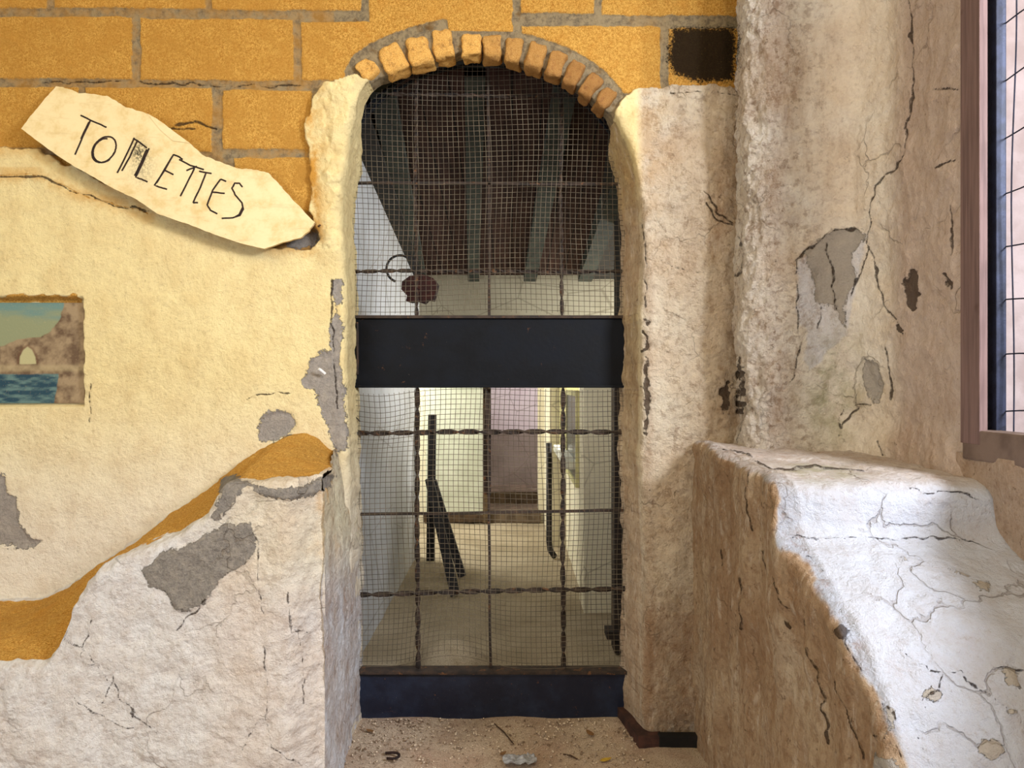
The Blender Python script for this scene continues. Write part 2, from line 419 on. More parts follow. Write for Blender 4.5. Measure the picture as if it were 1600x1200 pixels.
def grid_faces(nu, nv):
    i = np.arange(nu * nv).reshape(nu, nv)
    return np.stack([i[:-1, :-1], i[1:, :-1], i[1:, 1:], i[:-1, 1:]], -1).reshape(-1, 4)
def normals(Pg):
    du = np.gradient(Pg, axis=0); dv = np.gradient(Pg, axis=1)
    n = np.cross(du, dv); return n / (np.linalg.norm(n, axis=-1, keepdims=True) + 1e-12)
def project(Q):
    return 800 + F * Q[..., 0] / Q[..., 1], 600 - F * (Q[..., 2] - CZ) / Q[..., 1]
def skin(name, Pg, disp, colf, dirt_and_shade=0, hair=1.0, ruff=0.3, raw=None, mortar=None, green=None, stain=None, flip=False, feat=None, pale=0.2):
    """a plaster surface from a grid of points: displaced along its normal, tagged with feature distances"""
    nu, nv = Pg.shape[:2]
    N = normals(Pg) * (-1 if flip else 1)
    px, py = project(Pg)
    fe = fields(px, py, feat)
    d = disp(Pg) if callable(disp) else disp
    d = d - 0.004 * sstep(fe['patch'], 2, -3) - 0.006 * sstep(fe['crack'], 1, -2)
    Q = Pg + N * d[..., None]
    one = np.ones(px.shape)
    A = dict(patch=fe['patch'], black=fe['black'], crack=fe['crack'],
             dirt_and_shade=dirt_and_shade(Pg, px, py) if callable(dirt_and_shade) else one * dirt_and_shade,
             hair=one * hair, ruff=ruff(Pg, px, py) if callable(ruff) else one * ruff,
             raw=raw(Pg, px, py) if raw else one * 200, mortar=mortar if mortar is not None else one * -50,
             green=green(Pg, px, py) if green else one * 0, stain=stain(Pg, px, py) if stain else one * 0, pale=one * pale)
    c = colf(Pg, px, py) if callable(colf) else np.ones(px.shape + (3,)) * np.array(colf)
    fc = grid_faces(nu, nv)
    if flip: fc = fc[:, ::-1]
    return mesh_np(name, Q.reshape(-1, 3), fc, PLASTER, {k: v.reshape(-1) for k, v in A.items()}, c.reshape(-1, 3))
def lerpc(a, b, t): return np.array(a) * (1 - t[..., None]) + np.array(b) * t[..., None]

# ------------------------------------------------------------------ wall_back: the wall with the arched gateway
WY = 2.40
OPEN = [(470,1260),(545,1160),(545,1000),(545,760),(541,640),(539,560),(540,480),(538,430),(536,380),(533,330),(537,290),(545,240),(550,200),(556,178),
        (560,150),(572,128),(590,116),(612,108),(640,98),(668,92),(694,82),(718,76),(742,74),(766,74),(786,80),(806,88),(830,94),(852,102),(876,112),(896,124),(916,138),(934,154),
        (952,172),(966,190),(978,212),(992,250),(1000,300),(1004,350),(1005,420),(1000,500),(1002,600),(1000,700),(1003,800),(1008,900),(1004,1000),(1003,1260)]
BLOCKS = [(-160,-80,70,10),(77,-80,318,10),(325,-80,565,12),(573,-80,700,14),(574,-80,803,42),(812,-80,932,15),(940,-80,1200,18),
          (-160,20,203,121),(213,22,457,123),(466,26,700,122),(812,31,1036,140),(1045,34,1210,142),
          (-160,131,120,230),(126,131,329,236),(342,134,486,231),(-60,240,200,330),(360,241,500,330),(700,-30,803,45)]
PLB = [(-200,228),(0,228),(30,232),(55,230),(90,250),(130,268),(160,285),(200,300),(260,330),(330,352),(420,386),(445,388),(482,392),(498,372),(490,352),(484,330),(482,300),(484,262),(486,240),(476,215),(474,196),
       (484,176),(488,150),(505,134),(540,126),(560,118),(578,122),(578,160),(560,175),(620,400),(900,400),(952,215),(968,158),(974,148),(985,138),(1046,133),(1100,130),(1165,134),(1240,140),(1240,1400),(-200,1400)]
ARCH_OUT = [(548,128),(545,108),(556,88),(580,72),(610,58),(650,44),(690,34),(715,44),(760,46),(800,48),(840,58),(880,72),(915,90),(945,112),(968,138),(976,152)]
def build_wall_back():
    pitch = 0.004
    xs = np.arange(-2.0, 0.76, pitch); zs = np.arange(CZ - 1.30, CZ + 1.34, pitch)
    X, Z = np.meshgrid(xs, zs, indexing='ij')
    px = 800 + X / WY * F; py = 600 - (Z - CZ) / WY * F
    pos = np.stack([X, X * 0 + WY, Z], -1)
    w1 = fbm(pos, 30, 4, 5) ; w2 = fbm(pos, 30, 4, 6)
    sd_open = poly_sdf(px + 1.5 * w1, py + 1.5 * w2, OPEN)
    raw = -poly_sdf(px + 5 * w1, py + 5 * w2, PLB)                   # negative where the stone is bare
    # joints
    mort = np.full(px.shape, 60.0)
    jx = px + 1.6 * w1; jy = py + 1.6 * w2 - 0.004 * (px - 200)
    for (a, b, c, d) in BLOCKS:
        q = np.maximum(np.maximum(a - jx, jx - c), np.maximum(b - jy, jy - d))
        mort = np.minimum(mort, q)
    mort = mort + 2.0
    arch_d = seg_dist(px + 2 * w1, py + 2 * w2, ARCH_OUT)
    inside_arch = poly_sdf(px, py, ARCH_OUT + [(976, 400), (548, 400)])
    key = (px > 700) & (px < 806) & (py < 44)
    am = -inside_arch + np.where(px < 700, 9, 5)
    mort = np.where(key, np.maximum(mort, -8.0), np.maximum(mort, am))
    # relief: plaster stands 18 mm proud of the stone
    und = 0.007 * fbm(pos, 2.2, 3, 1) + 0.0022 * fbm(pos, 14, 4, 2)
    lumps = 0.003 * np.maximum(0, fbm(pos, 26, 3, 12))
    right = sstep(px, 990, 1010)
    und = und + right * (0.010 * fbm(pos, 7, 4, 21) + 0.004 * fbm(pos, 34, 3, 22) - 0.004 * np.abs(fbm(pos, 11, 3, 23)))
    # vertical plaster roll along the left edge of the opening
    roll = sstep(px, 486, 520) * sstep(px, 580, 545) * sstep(py, 420, 380)
    und = und + roll * (0.018 + 0.014 * fbm(pos, 12, 4, 31) + 0.006 * fbm(pos, 40, 3, 32)) + sstep(px, 960, 985) * sstep(py, 260, 180) * 0.010 * fbm(pos, 20, 4, 33)
    stone = -0.018 + 0.0016 * fbm(pos, 45, 4, 3) - 0.006 * sstep(mort, -1.5, 2.0) + 0.0015 * fbm(pos * np.array([1, 1, 1]), 4, 2, 8)
    pl = sstep(raw, -2.5, 1.5)
    d = stone * (1 - pl) + (und + lumps * 0.5) * pl
    # soft scar in the plaster
    scar = np.exp(-(((px - 262) / 34) ** 2 + ((py - 470) / 26) ** 2) ** 2); d = d + scar * 0.006 * np.maximum(0, fbm(pos, 38, 3, 44) + 0.2) * sstep(py, 452, 470)
    # niche for the painting
    nich = np.maximum(np.maximum(-170 - px, px - (131 + 2 * w1)), np.maximum(465 - py + 2 * w2, py - 634))
    d = d - 0.030 * sstep(nich, 2, -2)
    nraw = np.minimum(raw, 0)
    raw = np.where(nich < 8, np.minimum(raw, np.maximum(np.abs(py - 468) - 6 + 4 * w1, px - 122)), raw)
    mort = np.where((nich < 10) | ((px < 300) & (py > 255)), -20.0, mort)
    # ochre drips under the torn edge
    low = (px < 300) & (py > 260)
    raw = np.where(low, np.minimum(raw, seg_dist(px + 3 * w1, py + 3 * w2, [(0, 273), (50, 272), (95, 290), (150, 312), (230, 332)]) - 0.6), raw)
    # rounding and cut at the opening
    d = d - 0.03 * (1 - np.sqrt(np.clip(1 - (1 - np.clip(sd_open / 14, 0, 1)) ** 2, 0, 1))) * np.where(py < 170, 0.25, 1.0)
    fe = fields(px, py, None)
    d = d - 0.005 * sstep(fe['patch'], 2, -3) - 0.007 * sstep(fe['crack'], 1, -2)
    # keep cells outside the opening; pull the rim onto the outline
    gx, gz = np.gradient(sd_open, pitch, pitch)
    gl = gx ** 2 + gz ** 2 + 1e-9
    near = (sd_open < 0) & (sd_open > -2.3)
    X2 = np.where(near, X - gx * sd_open / gl, X); Z2 = np.where(near, Z - gz * sd_open / gl, Z)
    V = np.stack([X2, WY - d, Z2], -1)
    f = grid_faces(*X.shape)
    keep = (sd_open.reshape(-1)[f] > 0).any(1) & (sd_open.reshape(-1)[f] > -2.3).all(1)
    f = f[keep]
    # reveal: the boundary of the hole is drawn back to the gate
    e = np.concatenate([f[:, [0, 1]], f[:, [1, 2]], f[:, [2, 3]], f[:, [3, 0]]])
    es = np.sort(e, 1); key_ = es[:, 0].astype(np.int64) * 10000000 + es[:, 1]
    u, inv, cnt = np.unique(key_, return_inverse=True, return_counts=True)
    be = e[cnt[inv] == 1]
    Vf = V.reshape(-1, 3); so = sd_open.reshape(-1)
    pf = px.reshape(-1); pyf = py.reshape(-1)
    onhole = (np.abs(so[be]) < 4).all(1) & (np.abs(pf[be] - 770) < 300).all(1)
    be = be[onhole]
    bv = np.unique(be)
    nb = 9; base = len(Vf); newv = []; idx = {}
    remap = -np.ones(len(Vf), int); remap[bv] = np.arange(len(bv))
    p0 = Vf[bv]; rx = pf[bv]; ry = pyf[bv]
    top = sstep(ry, 230, 170)
    rings = []
    for k in range(1, nb + 1):
        t = k / nb
        q = p0.copy()
        depth = 2.60 * (1 - top) + 2.49 * top
        q[:, 1] = p0[:, 1] * (1 - t) + depth * t
        rightside = (rx > 800) & (top < 0.9)
        q[:, 0] += np.where(rx > 800, -0.040, 0.0) * t * (1 - top)
        nz = fbm(q, 18, 4, 55) * 0.008 * min(1, t * 3)
        q[:, 0] += np.where(rx > 800, -nz, nz) * (1 - top)
        rings.append(q)
    allv = np.concatenate([Vf] + rings)
    ff = [f]
    for k in range(nb):
        off0 = base + (k - 1) * len(bv)
        a = be[:, 0]; b = be[:, 1]
        if k == 0: A, B = a, b
        else: A, B = off0 + remap[a], off0 + remap[b]
        C, D_ = base + k * len(bv) + remap[b], base + k * len(bv) + remap[a]
        ff.append(np.stack([B, A, D_, C], -1))
    ff = np.concatenate(ff)
    # colours
    up = sstep(py, 900, 560)
    cream = lerpc(lin(232, 222, 200), lin(238, 218, 160), up)  # own cream, with warm light above and cool below mixed into the colour
    cr = lerpc(lin(236, 222, 196), lin(228, 206, 176), np.clip(fbm(pos, 6, 3, 77) * 0.7 + 0.4, 0, 1))
    colr = cream * (1 - right[..., None]) + cr * right[..., None]
    dirt_and_shade = 0.02 + right * (0.20 + 0.2 * sstep(px, 1090, 1150) + 0.20 * fbm(pos, 3, 3, 91)) + 0.45 * right * sstep(py, 780, 1150)  # browner towards the inner corner and floor: shade painted in with real staining
    dirt_and_shade = dirt_and_shade + 0.3 * sstep(np.abs(px - 1014), 14, 0) * sstep(py, 330, 480)
    stain = 0.75 * np.exp(-((px - 480) / 30) ** 2) * sstep(py, 420, 330) * sstep(py, 130, 200) + 0.5 * sstep(raw, 22, 0) * (px < 520) * (py < 420)
    stain = np.clip(stain, 0, 1) + 0.25 * np.exp(-((px - 1015) / 30) ** 2) * sstep(py, 420, 250)
    A = dict(patch=fe['patch'], black=fe['black'], crack=fe['crack'], dirt_and_shade=dirt_and_shade, hair=0.15 + 0.85 * right, ruff=0.05 + 0.7 * right,
             raw=raw, mortar=mort, green=px * 0, stain=stain, pale=px * 0 + 0.3)
    n = len(bv); full = {}
    for k, v in A.items():
        v = np.broadcast_to(v, px.shape).reshape(-1)
        rv = v[bv].copy()
        if k == 'dirt_and_shade': rv = np.where(rx > 800, 0.62, 0.12)
        if k == 'patch': rv = np.where(rv < 5, rv, 200)
        if k == 'ruff': rv = rv * 0 + 0.3
        if k == 'mortar': rv = rv * 0 + 20
        full[k] = np.concatenate([v] + [rv] * nb)
    cf = colr.reshape(-1, 3); cc = np.concatenate([cf] + [cf[bv]] * nb)
    # drop unused vertices
    used = np.unique(ff); rm = -np.ones(len(allv), int); rm[used] = np.arange(len(used))
    o = mesh_np('wall_back', allv[used], rm[ff][:, ::-1], PLASTER, {k: v[used] for k, v in full.items()}, cc[used])
    return struct(o)
build_wall_back()

# ------------------------------------------------------------------ brick arch ring (trim)
def build_arch():
    t = NT('arch_brick'); g = t.noise(420, 3, 0.7); n1 = t.noise(60, 5, 0.7)
    c = t.mix(t.ss(g, 0.3, 0.72), lin(200, 138, 60), lin(246, 200, 116)); c = t.mix(t.ss(n1, 0.5, 0.7, 0, 0.7), c, lin(150, 100, 52))
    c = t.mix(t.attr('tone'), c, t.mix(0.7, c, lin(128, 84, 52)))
    mat = t.done(c, 0.95, t.bump(t.m_('ADD', g, t.m_('MULTIPLY', n1, 2.0)), 0.003), 0, 0.1)
    # (x, y of outer edge, x, y of inner edge, width) in photo pixels of the wall plane
    B = [(562,92,582,118,27),(604,68,622,108,36),(648,54,660,98,33),(688,42,694,86,29),(735,50,737,84,33),(768,51,769,86,29),(805,56,801,93,28),(842,64,832,103,28),
         (876,78,862,114,27),(907,95,888,128,26),(934,116,913,146,24),(957,138,936,166,22)]
    vs, fs, tone = [], [], []
    for k, (ox, oy, ix, iy, w) in enumerate(B):
        o = np.array([ox, oy], float); i = np.array([ix, iy], float); ax = (i - o); L = np.linalg.norm(ax); ax /= L
        sx = np.array([ax[1], -ax[0]])                      # points right for downward ax
        n = 9; m = 9; dp = 0.085
        # closed rounded box: six faces as grids
        def pt(a, b, c):   # a across -1..1, b along 0..1, c depth 0..1
            wa = w / 2 * (0.98 + 0.16 * b if k < 4 else 1.02 - 0.08 * b)
            q = o + ax * L * b + sx * a * wa
            return np.array([(q[0] - 800) * 0.002, WY + 0.010 - 0.012 + dp * c, CZ + (600 - q[1]) * 0.002])
        def face(fn):
            base = len(vs)
            for u in range(n):
                for v in range(m):
                    a, b, c = fn(u / (n - 1), v / (m - 1))
                    # round the corners
                    A, Bb, Cc = a, 2 * b - 1, 2 * c - 1
                    q = np.array([A, Bb, Cc]); nn = (np.abs(q) ** 9).sum() ** (1 / 9)
                    q = q / max(nn, 1e-6) * np.abs(q).max()
                    p = pt(q[0], (q[1] + 1) / 2, (q[2] + 1) / 2)
                    vs.append(p); tone.append(0.0 if k < 5 else min(1, 0.5 + (k - 5) * 0.12))  # right-hand bricks browned: their shade is put into the colour
            for u in range(n - 1):
                for v in range(m - 1):
                    fs.append((base + u * m + v, base + (u + 1) * m + v, base + (u + 1) * m + v + 1, base + u * m + v + 1))
        face(lambda u, v: (2 * u - 1, v, 0)); face(lambda u, v: (2 * u - 1, v, 1))
        face(lambda u, v: (-1, u, v)); face(lambda u, v: (1, u, v))
        face(lambda u, v: (2 * u - 1, 0, v)); face(lambda u, v: (2 * u - 1, 1, v))
    V = np.array(vs)
    V[:, 1] += 0.009; V = V + np.stack([fbm(V, 35, 3, 61), fbm(V, 35, 3, 62), fbm(V, 35, 3, 63)], -1) * 0.0065
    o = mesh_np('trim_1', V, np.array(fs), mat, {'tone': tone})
    bm = bmesh.new(); bm.from_mesh(o.data); bmesh.ops.remove_doubles(bm, verts=bm.verts, dist=0.0002); bmesh.ops.recalc_face_normals(bm, faces=bm.faces); bm.to_mesh(o.data); bm.free()
    struct(o)
build_arch()

# ------------------------------------------------------------------ stair parapet on the left (part of the building)
def build_parapet():
    FY = 1.90
    xf = np.array([-2.2,-1.30,-1.17,-1.135,-1.09,-1.03,-.95,-.855,-.765,-.735,-.70,-.633,-.56,-.50,-.44]); zf = np.array([-.70,-.69,-.685,-.64,-.53,-.455,-.415,-.375,-.325,-.27,-.240,-.238,-.236,-.232,-.23])
    xb = np.array([-2.2,-1.6,-1.44,-1.36,-1.2,-1.0,-.91,-.8,-.70,-.66,-.62,-.55,-.45]); zb = np.array([-.68,-.676,-.66,-.60,-.48,-.35,-.29,-.2,-.15,-.146,-.16,-.215,-.25])
    # front face and top in one sheet
    xs = np.arange(-2.1, -0.478, 0.004); nv1 = 330; nv2 = 110
    rows = []
    R = 0.035
    for x in xs:
        f_ = np.interp(x, xf, zf); f_ = (np.interp(x - .01, xf, zf) + f_ + np.interp(x + .01, xf, zf)) / 3
        b_ = (np.interp(x - .02, xb, zb) + np.interp(x, xb, zb) + np.interp(x + .02, xb, zb)) / 3
        v = np.linspace(-1.25, f_ - R, nv1); a = np.linspace(0, math.pi / 2, 12)[1:]
        ys = np.concatenate([np.full(nv1, FY), FY + R * (1 - np.cos(a))])
        zz = np.concatenate([v, f_ - R + R * np.sin(a)])
        t = np.linspace(0, 1, nv2)[1:]
        ys = np.concatenate([ys, FY + R + (WY + 0.03 - FY - R) * t]); zz = np.concatenate([zz, f_ + (b_ - f_) * t ** 1.1])
        xx = np.full(len(ys), x); tq = (ys - 1.95) / 0.45
        lim = -0.484 - 0.02 * np.clip(tq, 0, 1.6) - 0.055 * sstep(zz, -.50, -.12) * sstep(tq, 0.1, 1.0) - 0.004
        xx = np.where(np.arange(len(ys)) > nv1 - 4, np.minimum(xx, lim), xx)
        rows.append(np.stack([xx, ys, zz + CZ], -1))
    Pg = np.array(rows)
    # the front bellies out to the right end and rounds into the gateway
    e = sstep(Pg[..., 0], -0.60, -0.478) ** 2
    Pg[..., 1] = np.where(Pg[..., 1] < 2.3, Pg[..., 1] + 0.07 * e * (1 - (Pg[..., 1] - FY) / 0.6), Pg[..., 1])
    def disp(p):
        return 0.010 * fbm(p, 4, 3, 101) + 0.006 * fbm(p, 14, 4, 102) + 0.003 * fbm(p, 45, 3, 103) - 0.009 * np.abs(fbm(p, 9, 3, 104)) * sstep(p[..., 2], CZ - .5, CZ - .9)
    def col(p, px, py):
        c = lerpc(lin(232, 228, 222), lin(234, 226, 200), sstep(py, 980, 840) * sstep(px, 250, 420))
        k = np.clip(0.5 + fbm(p, 3, 3, 110), 0, 1) * sstep(px, 260, 400)
        return c * (1 - 0.5 * k[..., None]) + np.array(lin(226, 206, 184)) * 0.5 * k[..., None]
    ontop = np.broadcast_to(np.arange(Pg.shape[1])[None] > nv1 + 8, Pg.shape[:2])
    def raw(p, px, py):
        w = fbm(p, 22, 4, 120)
        topness = (p[..., 1] - FY - 0.075 - 0.03 * w) / 0.002       # ochre starts behind the plaster rim
        front = np.where(px < 110, 0, 0)
        d = -topness
        d = np.where((p[..., 0] < -1.12), (-(p[..., 1] - FY - 0.02 - 0.01 * w)) / .002, d)
        d = np.where((p[..., 0] > -.74), (-(p[..., 1] - FY - 0.06 - 0.02 * w)) / .002, d)
        coat = (p[..., 1] - (WY - 0.02)) / .002
        return np.where(ontop & (p[..., 0] < -0.50), np.maximum(d, np.where(p[..., 0] > -.9, -50, coat)), 60.0)
    o = skin('wall_left', Pg, disp, col, dirt_and_shade=lambda p, px, py: 0.10 + 0.25 * sstep(px, 520, 560) + 0.12 * fbm(p, 4, 3, 130) * sstep(px, 300, 460), hair=0.9,
             ruff=0.35, raw=raw, mortar=None, flip=True,
             stain=lambda p, px, py: 0.4 * sstep(py, 900, 800) * sstep(px, 430, 500) * sstep(fbm(p, 12, 3, 9), 0.1, 0.5))
    struct(o)
    # the end of the parapet, lining the gateway
    ys = np.arange(1.968, 2.64, 0.004); zs = np.linspace(-1.25, 0, 340)
    rows = []
    for y in ys:
        t = (y - 1.95) / 0.45
        zt = np.interp(t, [0, 1, 1.2, 1.6], [-.245, -.20, -.12, -.10])
        v = np.linspace(-1.25, zt, 340)
        x = -0.482 - 0.02 * np.clip(t, 0, 1.6) - 0.055 * sstep(v, -.50, -.12) * sstep(t, 0.1, 1.0)
        x = x + 0.0
        rows.append(np.stack([x, np.full(340, y), v + CZ], -1))
    Pg = np.array(rows)
    o = skin('trim_2', Pg, lambda p: 0.010 * fbm(p, 5, 3, 141) + 0.006 * fbm(p, 16, 4, 142) + 0.002 * fbm(p, 50, 3, 143), (lambda p, px, py: lerpc(lin(222, 222, 224), lin(232, 222, 190), sstep(py, 960, 800))),
             dirt_and_shade=lambda p, px, py: 0.24 + 0.40 * fbm(p, 9, 3, 144), hair=1.0, ruff=0.6, flip=False,
             stain=lambda p, px, py: 0.5 * sstep(fbm(p, 13, 3, 10), 0.45, 0.7) * sstep(py, 900, 820))
    struct(o)
build_parapet()

# ------------------------------------------------------------------ right: pillar, window bench, window wall
RX = 1.0
def path_grid(pts, zs, step=0.004):
    pts = np.array(pts, float); seg = np.linalg.norm(np.diff(pts, axis=0), axis=1); s = np.concatenate([[0], np.cumsum(seg)])
    t = np.arange(0, s[-1], step)
    x = np.interp(t, s, pts[:, 0]); y = np.interp(t, s, pts[:, 1])
    for _ in range(40):                                       # soften the corners
        x[1:-1] = (x[:-2] + x[1:-1] * 2 + x[2:]) / 4; y[1:-1] = (y[:-2] + y[1:-1] * 2 + y[2:]) / 4
    X = np.repeat(x[:, None], len(zs), 1); Y = np.repeat(y[:, None], len(zs), 1); Z = np.repeat(zs[None], len(x), 0)
    return np.stack([X, Y, Z], -1)
def build_pillar():
    zs = np.arange(CZ - 0.30, CZ + 1.34, 0.004)
    Pg = path_grid([(0.715, 2.46), (0.690, 2.34), (0.672, 2.235), (0.72, 2.185), (0.86, 2.165), (0.955, 2.15), (1.0, 2.04), (RX + .005, 1.90), (RX, 1.705), (RX + 0.02, 1.69)], zs)
    z = Pg[..., 2] - CZ
    def disp(p):
        px, py = project(p)
        k = sstep(px, 1330, 1200)
        big = 0.012 * fbm(p, 3, 3, 201) - 0.006 * np.abs(fbm(p * np.array([1, 1, .5]), 10, 3, 206))
        kn = k * (0.009 * fbm(p * np.array([1, 1, .6]), 30, 3, 202) + 0.005 * np.abs(fbm(p * np.array([1, 1, .8]), 70, 2, 203)))
        return big + kn + 0.004 * fbm(p, 20, 4, 204) + 0.002 * fbm(p, 60, 3, 205) + 0.02 * sstep(p[..., 2] - CZ, -.08, -.2)
    def col(p, px, py):
        a = lerpc(lin(242, 228, 208), lin(248, 240, 226), np.clip(0.5 + fbm(p, 5, 3, 210), 0, 1))
        b = sstep(px, 1380, 1420)
        a = a * (1 - b[..., None]) + np.array(lin(216, 196, 180)) * b[..., None]  # right flank darker: the shade of its turned-away side is painted in
        w = poly_sdf(px + 6 * fbm(p, 20, 3, 211), py + 6 * fbm(p, 20, 3, 212), [(1246, 410), (1300, 362), (1356, 368), (1340, 440), (1320, 520), (1270, 580), (1255, 560), (1262, 520), (1246, 500)])
        k = sstep(w, 3, -3)
        return a * (1 - k[..., None]) + np.array(lin(232, 230, 232)) * k[..., None]
    def dirt_and_shade(p, px, py):
        return 0.08 + 0.46 * np.exp(-((px - 1212) / 34) ** 2) * np.clip(0.6 + fbm(p, 5, 3, 220), 0, 1) + 0.22 * sstep(px, 1380, 1470) + 0.25 * fbm(p, 4, 3, 221)  # extra brown on the right flank stands for its shade
    o = skin('wall_right', Pg, disp, col, dirt_and_shade=dirt_and_shade, hair=1.0, pale=0.6, ruff=lambda p, px, py: 0.2 + 0.8 * sstep(px, 1340, 1220), flip=False,
             green=lambda p, px, py: 0.75 * np.exp(-((px - 1300) / 42) ** 2 - ((py - 610) / 85) ** 2))
    struct(o)
build_pillar()

def build_bench():
    # profile of the top along y (z below the eye)
    yp = [2.45, 2.30, 2.18, 1.90, 1.66, 1.625, 1.600, 1.585, 1.56, 1.48, 1.38, 1.30, 1.22, 1.16, 1.08, 1.0, .90, .80]
    zp = [-.178, -.178, -.180, -.195, -.205, -.212, -.235, -.300, -.322, -.352, -.392, -.432, -.500, -.575, -.69, -.83, -1.0, -1.2]
    step = 0.004
    pr = np.array(list(zip(yp, zp))); s = np.concatenate([[0], np.cumsum(np.linalg.norm(np.diff(pr, axis=0), axis=1))])
    t = np.arange(0, s[-1], step); y = np.interp(t, s, pr[:, 0]); z = np.interp(t, s, pr[:, 1])
    for _ in range(14):
        y[1:-1] = (y[:-2] + 2 * y[1:-1] + y[2:]) / 4; z[1:-1] = (z[:-2] + 2 * z[1:-1] + z[2:]) / 4
    XL = 0.575
    def xl(y_, z_):      # left edge wanders a little, flares out towards the floor
        return XL + 0.02 * np.interp(y_, [0.8, 1.16, 1.3, 1.5, 1.6, 1.7, 2.1, 2.4], [-.1, 0.0, -.5, -1.2, -1.4, -1.0, -1.2, 0])
    rows = []
    nh = 60; Rr = 0.022
    H = 260
    for yy, zz in zip(y, z):
        x0 = xl(yy, zz) + 0.006 * math.sin(yy * 23) + 0.004 * math.sin(yy * 51 + 1)
        vz = np.linspace(-1.25, zz - Rr, H); xv = x0 + 0.012 * (np.clip(zz - Rr - vz, 0, 1)) * 0
        a = np.linspace(0, math.pi / 2, 8)[1:]
        X = np.concatenate([np.full(H, x0) + xv * 0, x0 + Rr * (1 - np.cos(a))]); Z = np.concatenate([vz, zz - Rr + Rr * np.sin(a)])
        tt = np.linspace(x0 + Rr, RX + 0.16, 130)[1:]
        X = np.concatenate([X, tt]); Z = np.concatenate([Z, np.full(len(tt), zz)])
        rows.append(np.stack([X, np.full(len(X), yy), Z + CZ], -1))
    Pg = np.array(rows)
    X0 = Pg[:, 0, 0][:, None]
    def disp(p):
        px, py = project(p)
        face = sstep(p[..., 0], 0.62, 0.58)
        return 0.008 * fbm(p, 4, 3, 301) + 0.005 * fbm(p, 14, 4, 302) + face * (0.010 * fbm(p * np.array([1, 1, .5]), 9, 4, 303) + 0.004 * fbm(p * np.array([1, 1, .4]), 34, 3, 304)) + 0.0012 * fbm(p, 50, 2, 305)
    def topf(p):
        # 1 on the whitewashed top, 0 on the side facing the gateway
        return sstep(p[..., 0] + 0.010 * fbm(p, 16, 4, 310), 0.582, 0.590)
    def col(p, px, py):
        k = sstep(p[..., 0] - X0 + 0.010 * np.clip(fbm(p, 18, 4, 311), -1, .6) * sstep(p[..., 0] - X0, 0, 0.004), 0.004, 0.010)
        side = lerpc(lin(200, 174, 142), lin(222, 200, 168), np.clip(0.5 + fbm(p, 6, 3, 312), 0, 1))  # side browned for its shade and warm light as well as staining
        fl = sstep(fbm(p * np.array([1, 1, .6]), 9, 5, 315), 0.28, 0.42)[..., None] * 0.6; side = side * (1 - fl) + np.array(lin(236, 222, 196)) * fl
        top = np.array(lin(196, 199, 208))
        c = side * (1 - k[..., None]) + top * k[..., None]
        w = k * sstep(py, 775, 735) ; return c * (1 - .5 * w[..., None]) + np.array(lin(214, 196, 172)) * .5 * w[..., None]
    def dirt_and_shade(p, px, py):
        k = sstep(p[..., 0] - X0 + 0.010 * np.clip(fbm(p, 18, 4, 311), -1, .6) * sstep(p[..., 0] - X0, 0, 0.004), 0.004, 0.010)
        return (1 - k) * (0.55 + 0.22 * fbm(p, 4, 3, 320)) + k * (0.02 + 0.30 * sstep(py, 770, 738) + 0.08 * fbm(p, 5, 3, 321))  # brown on the side is part staining, part painted shade
    o = skin('trim_3', Pg, disp, col, dirt_and_shade=dirt_and_shade, hair=1.0, ruff=lambda p, px, py: 0.1 + 0.7 * sstep(p[..., 0], 0.60, 0.58), flip=True, feat='bench', pale=0.6,
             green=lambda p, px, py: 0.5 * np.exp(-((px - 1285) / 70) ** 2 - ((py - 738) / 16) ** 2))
    struct(o)
build_bench()

def build_window_wall():
    # wall under, over and before the window
    ys = np.arange(-0.6, 1.76, 0.006)[::-1]; zs = np.arange(-1.25, -0.150, 0.006)
    Y, Z = np.meshgrid(ys, zs, indexing='ij')
    Pg = np.stack([RX + 0.0 * Y, Y, Z + CZ], -1)
    o = skin('wall_right', Pg, lambda p: 0.008 * fbm(p, 4, 3, 401) + 0.003 * fbm(p, 18, 4, 402), lin(214, 190, 168), dirt_and_shade=0.3, hair=1, ruff=0.5)
    struct(o)
    m = simple('window_wall_plaster', lin(214, 196, 176), lin(196, 172, 146), 8, 0.9, 0.002)
    b = MB()
    b.box((RX + 0.09, 0.86, CZ + 1.48), (0.18, 1.75, 0.44)).box((RX + 0.09, -0.35, CZ + 0.2), (0.18, 0.72, 3.0))
    struct(b.build('wall_right', m))
    b = MB().box((RX + 0.10, 0.57, CZ - 0.72), (0.16, 2.2, 1.13))
    struct(b.build('wall_right', m))
build_window_wall()

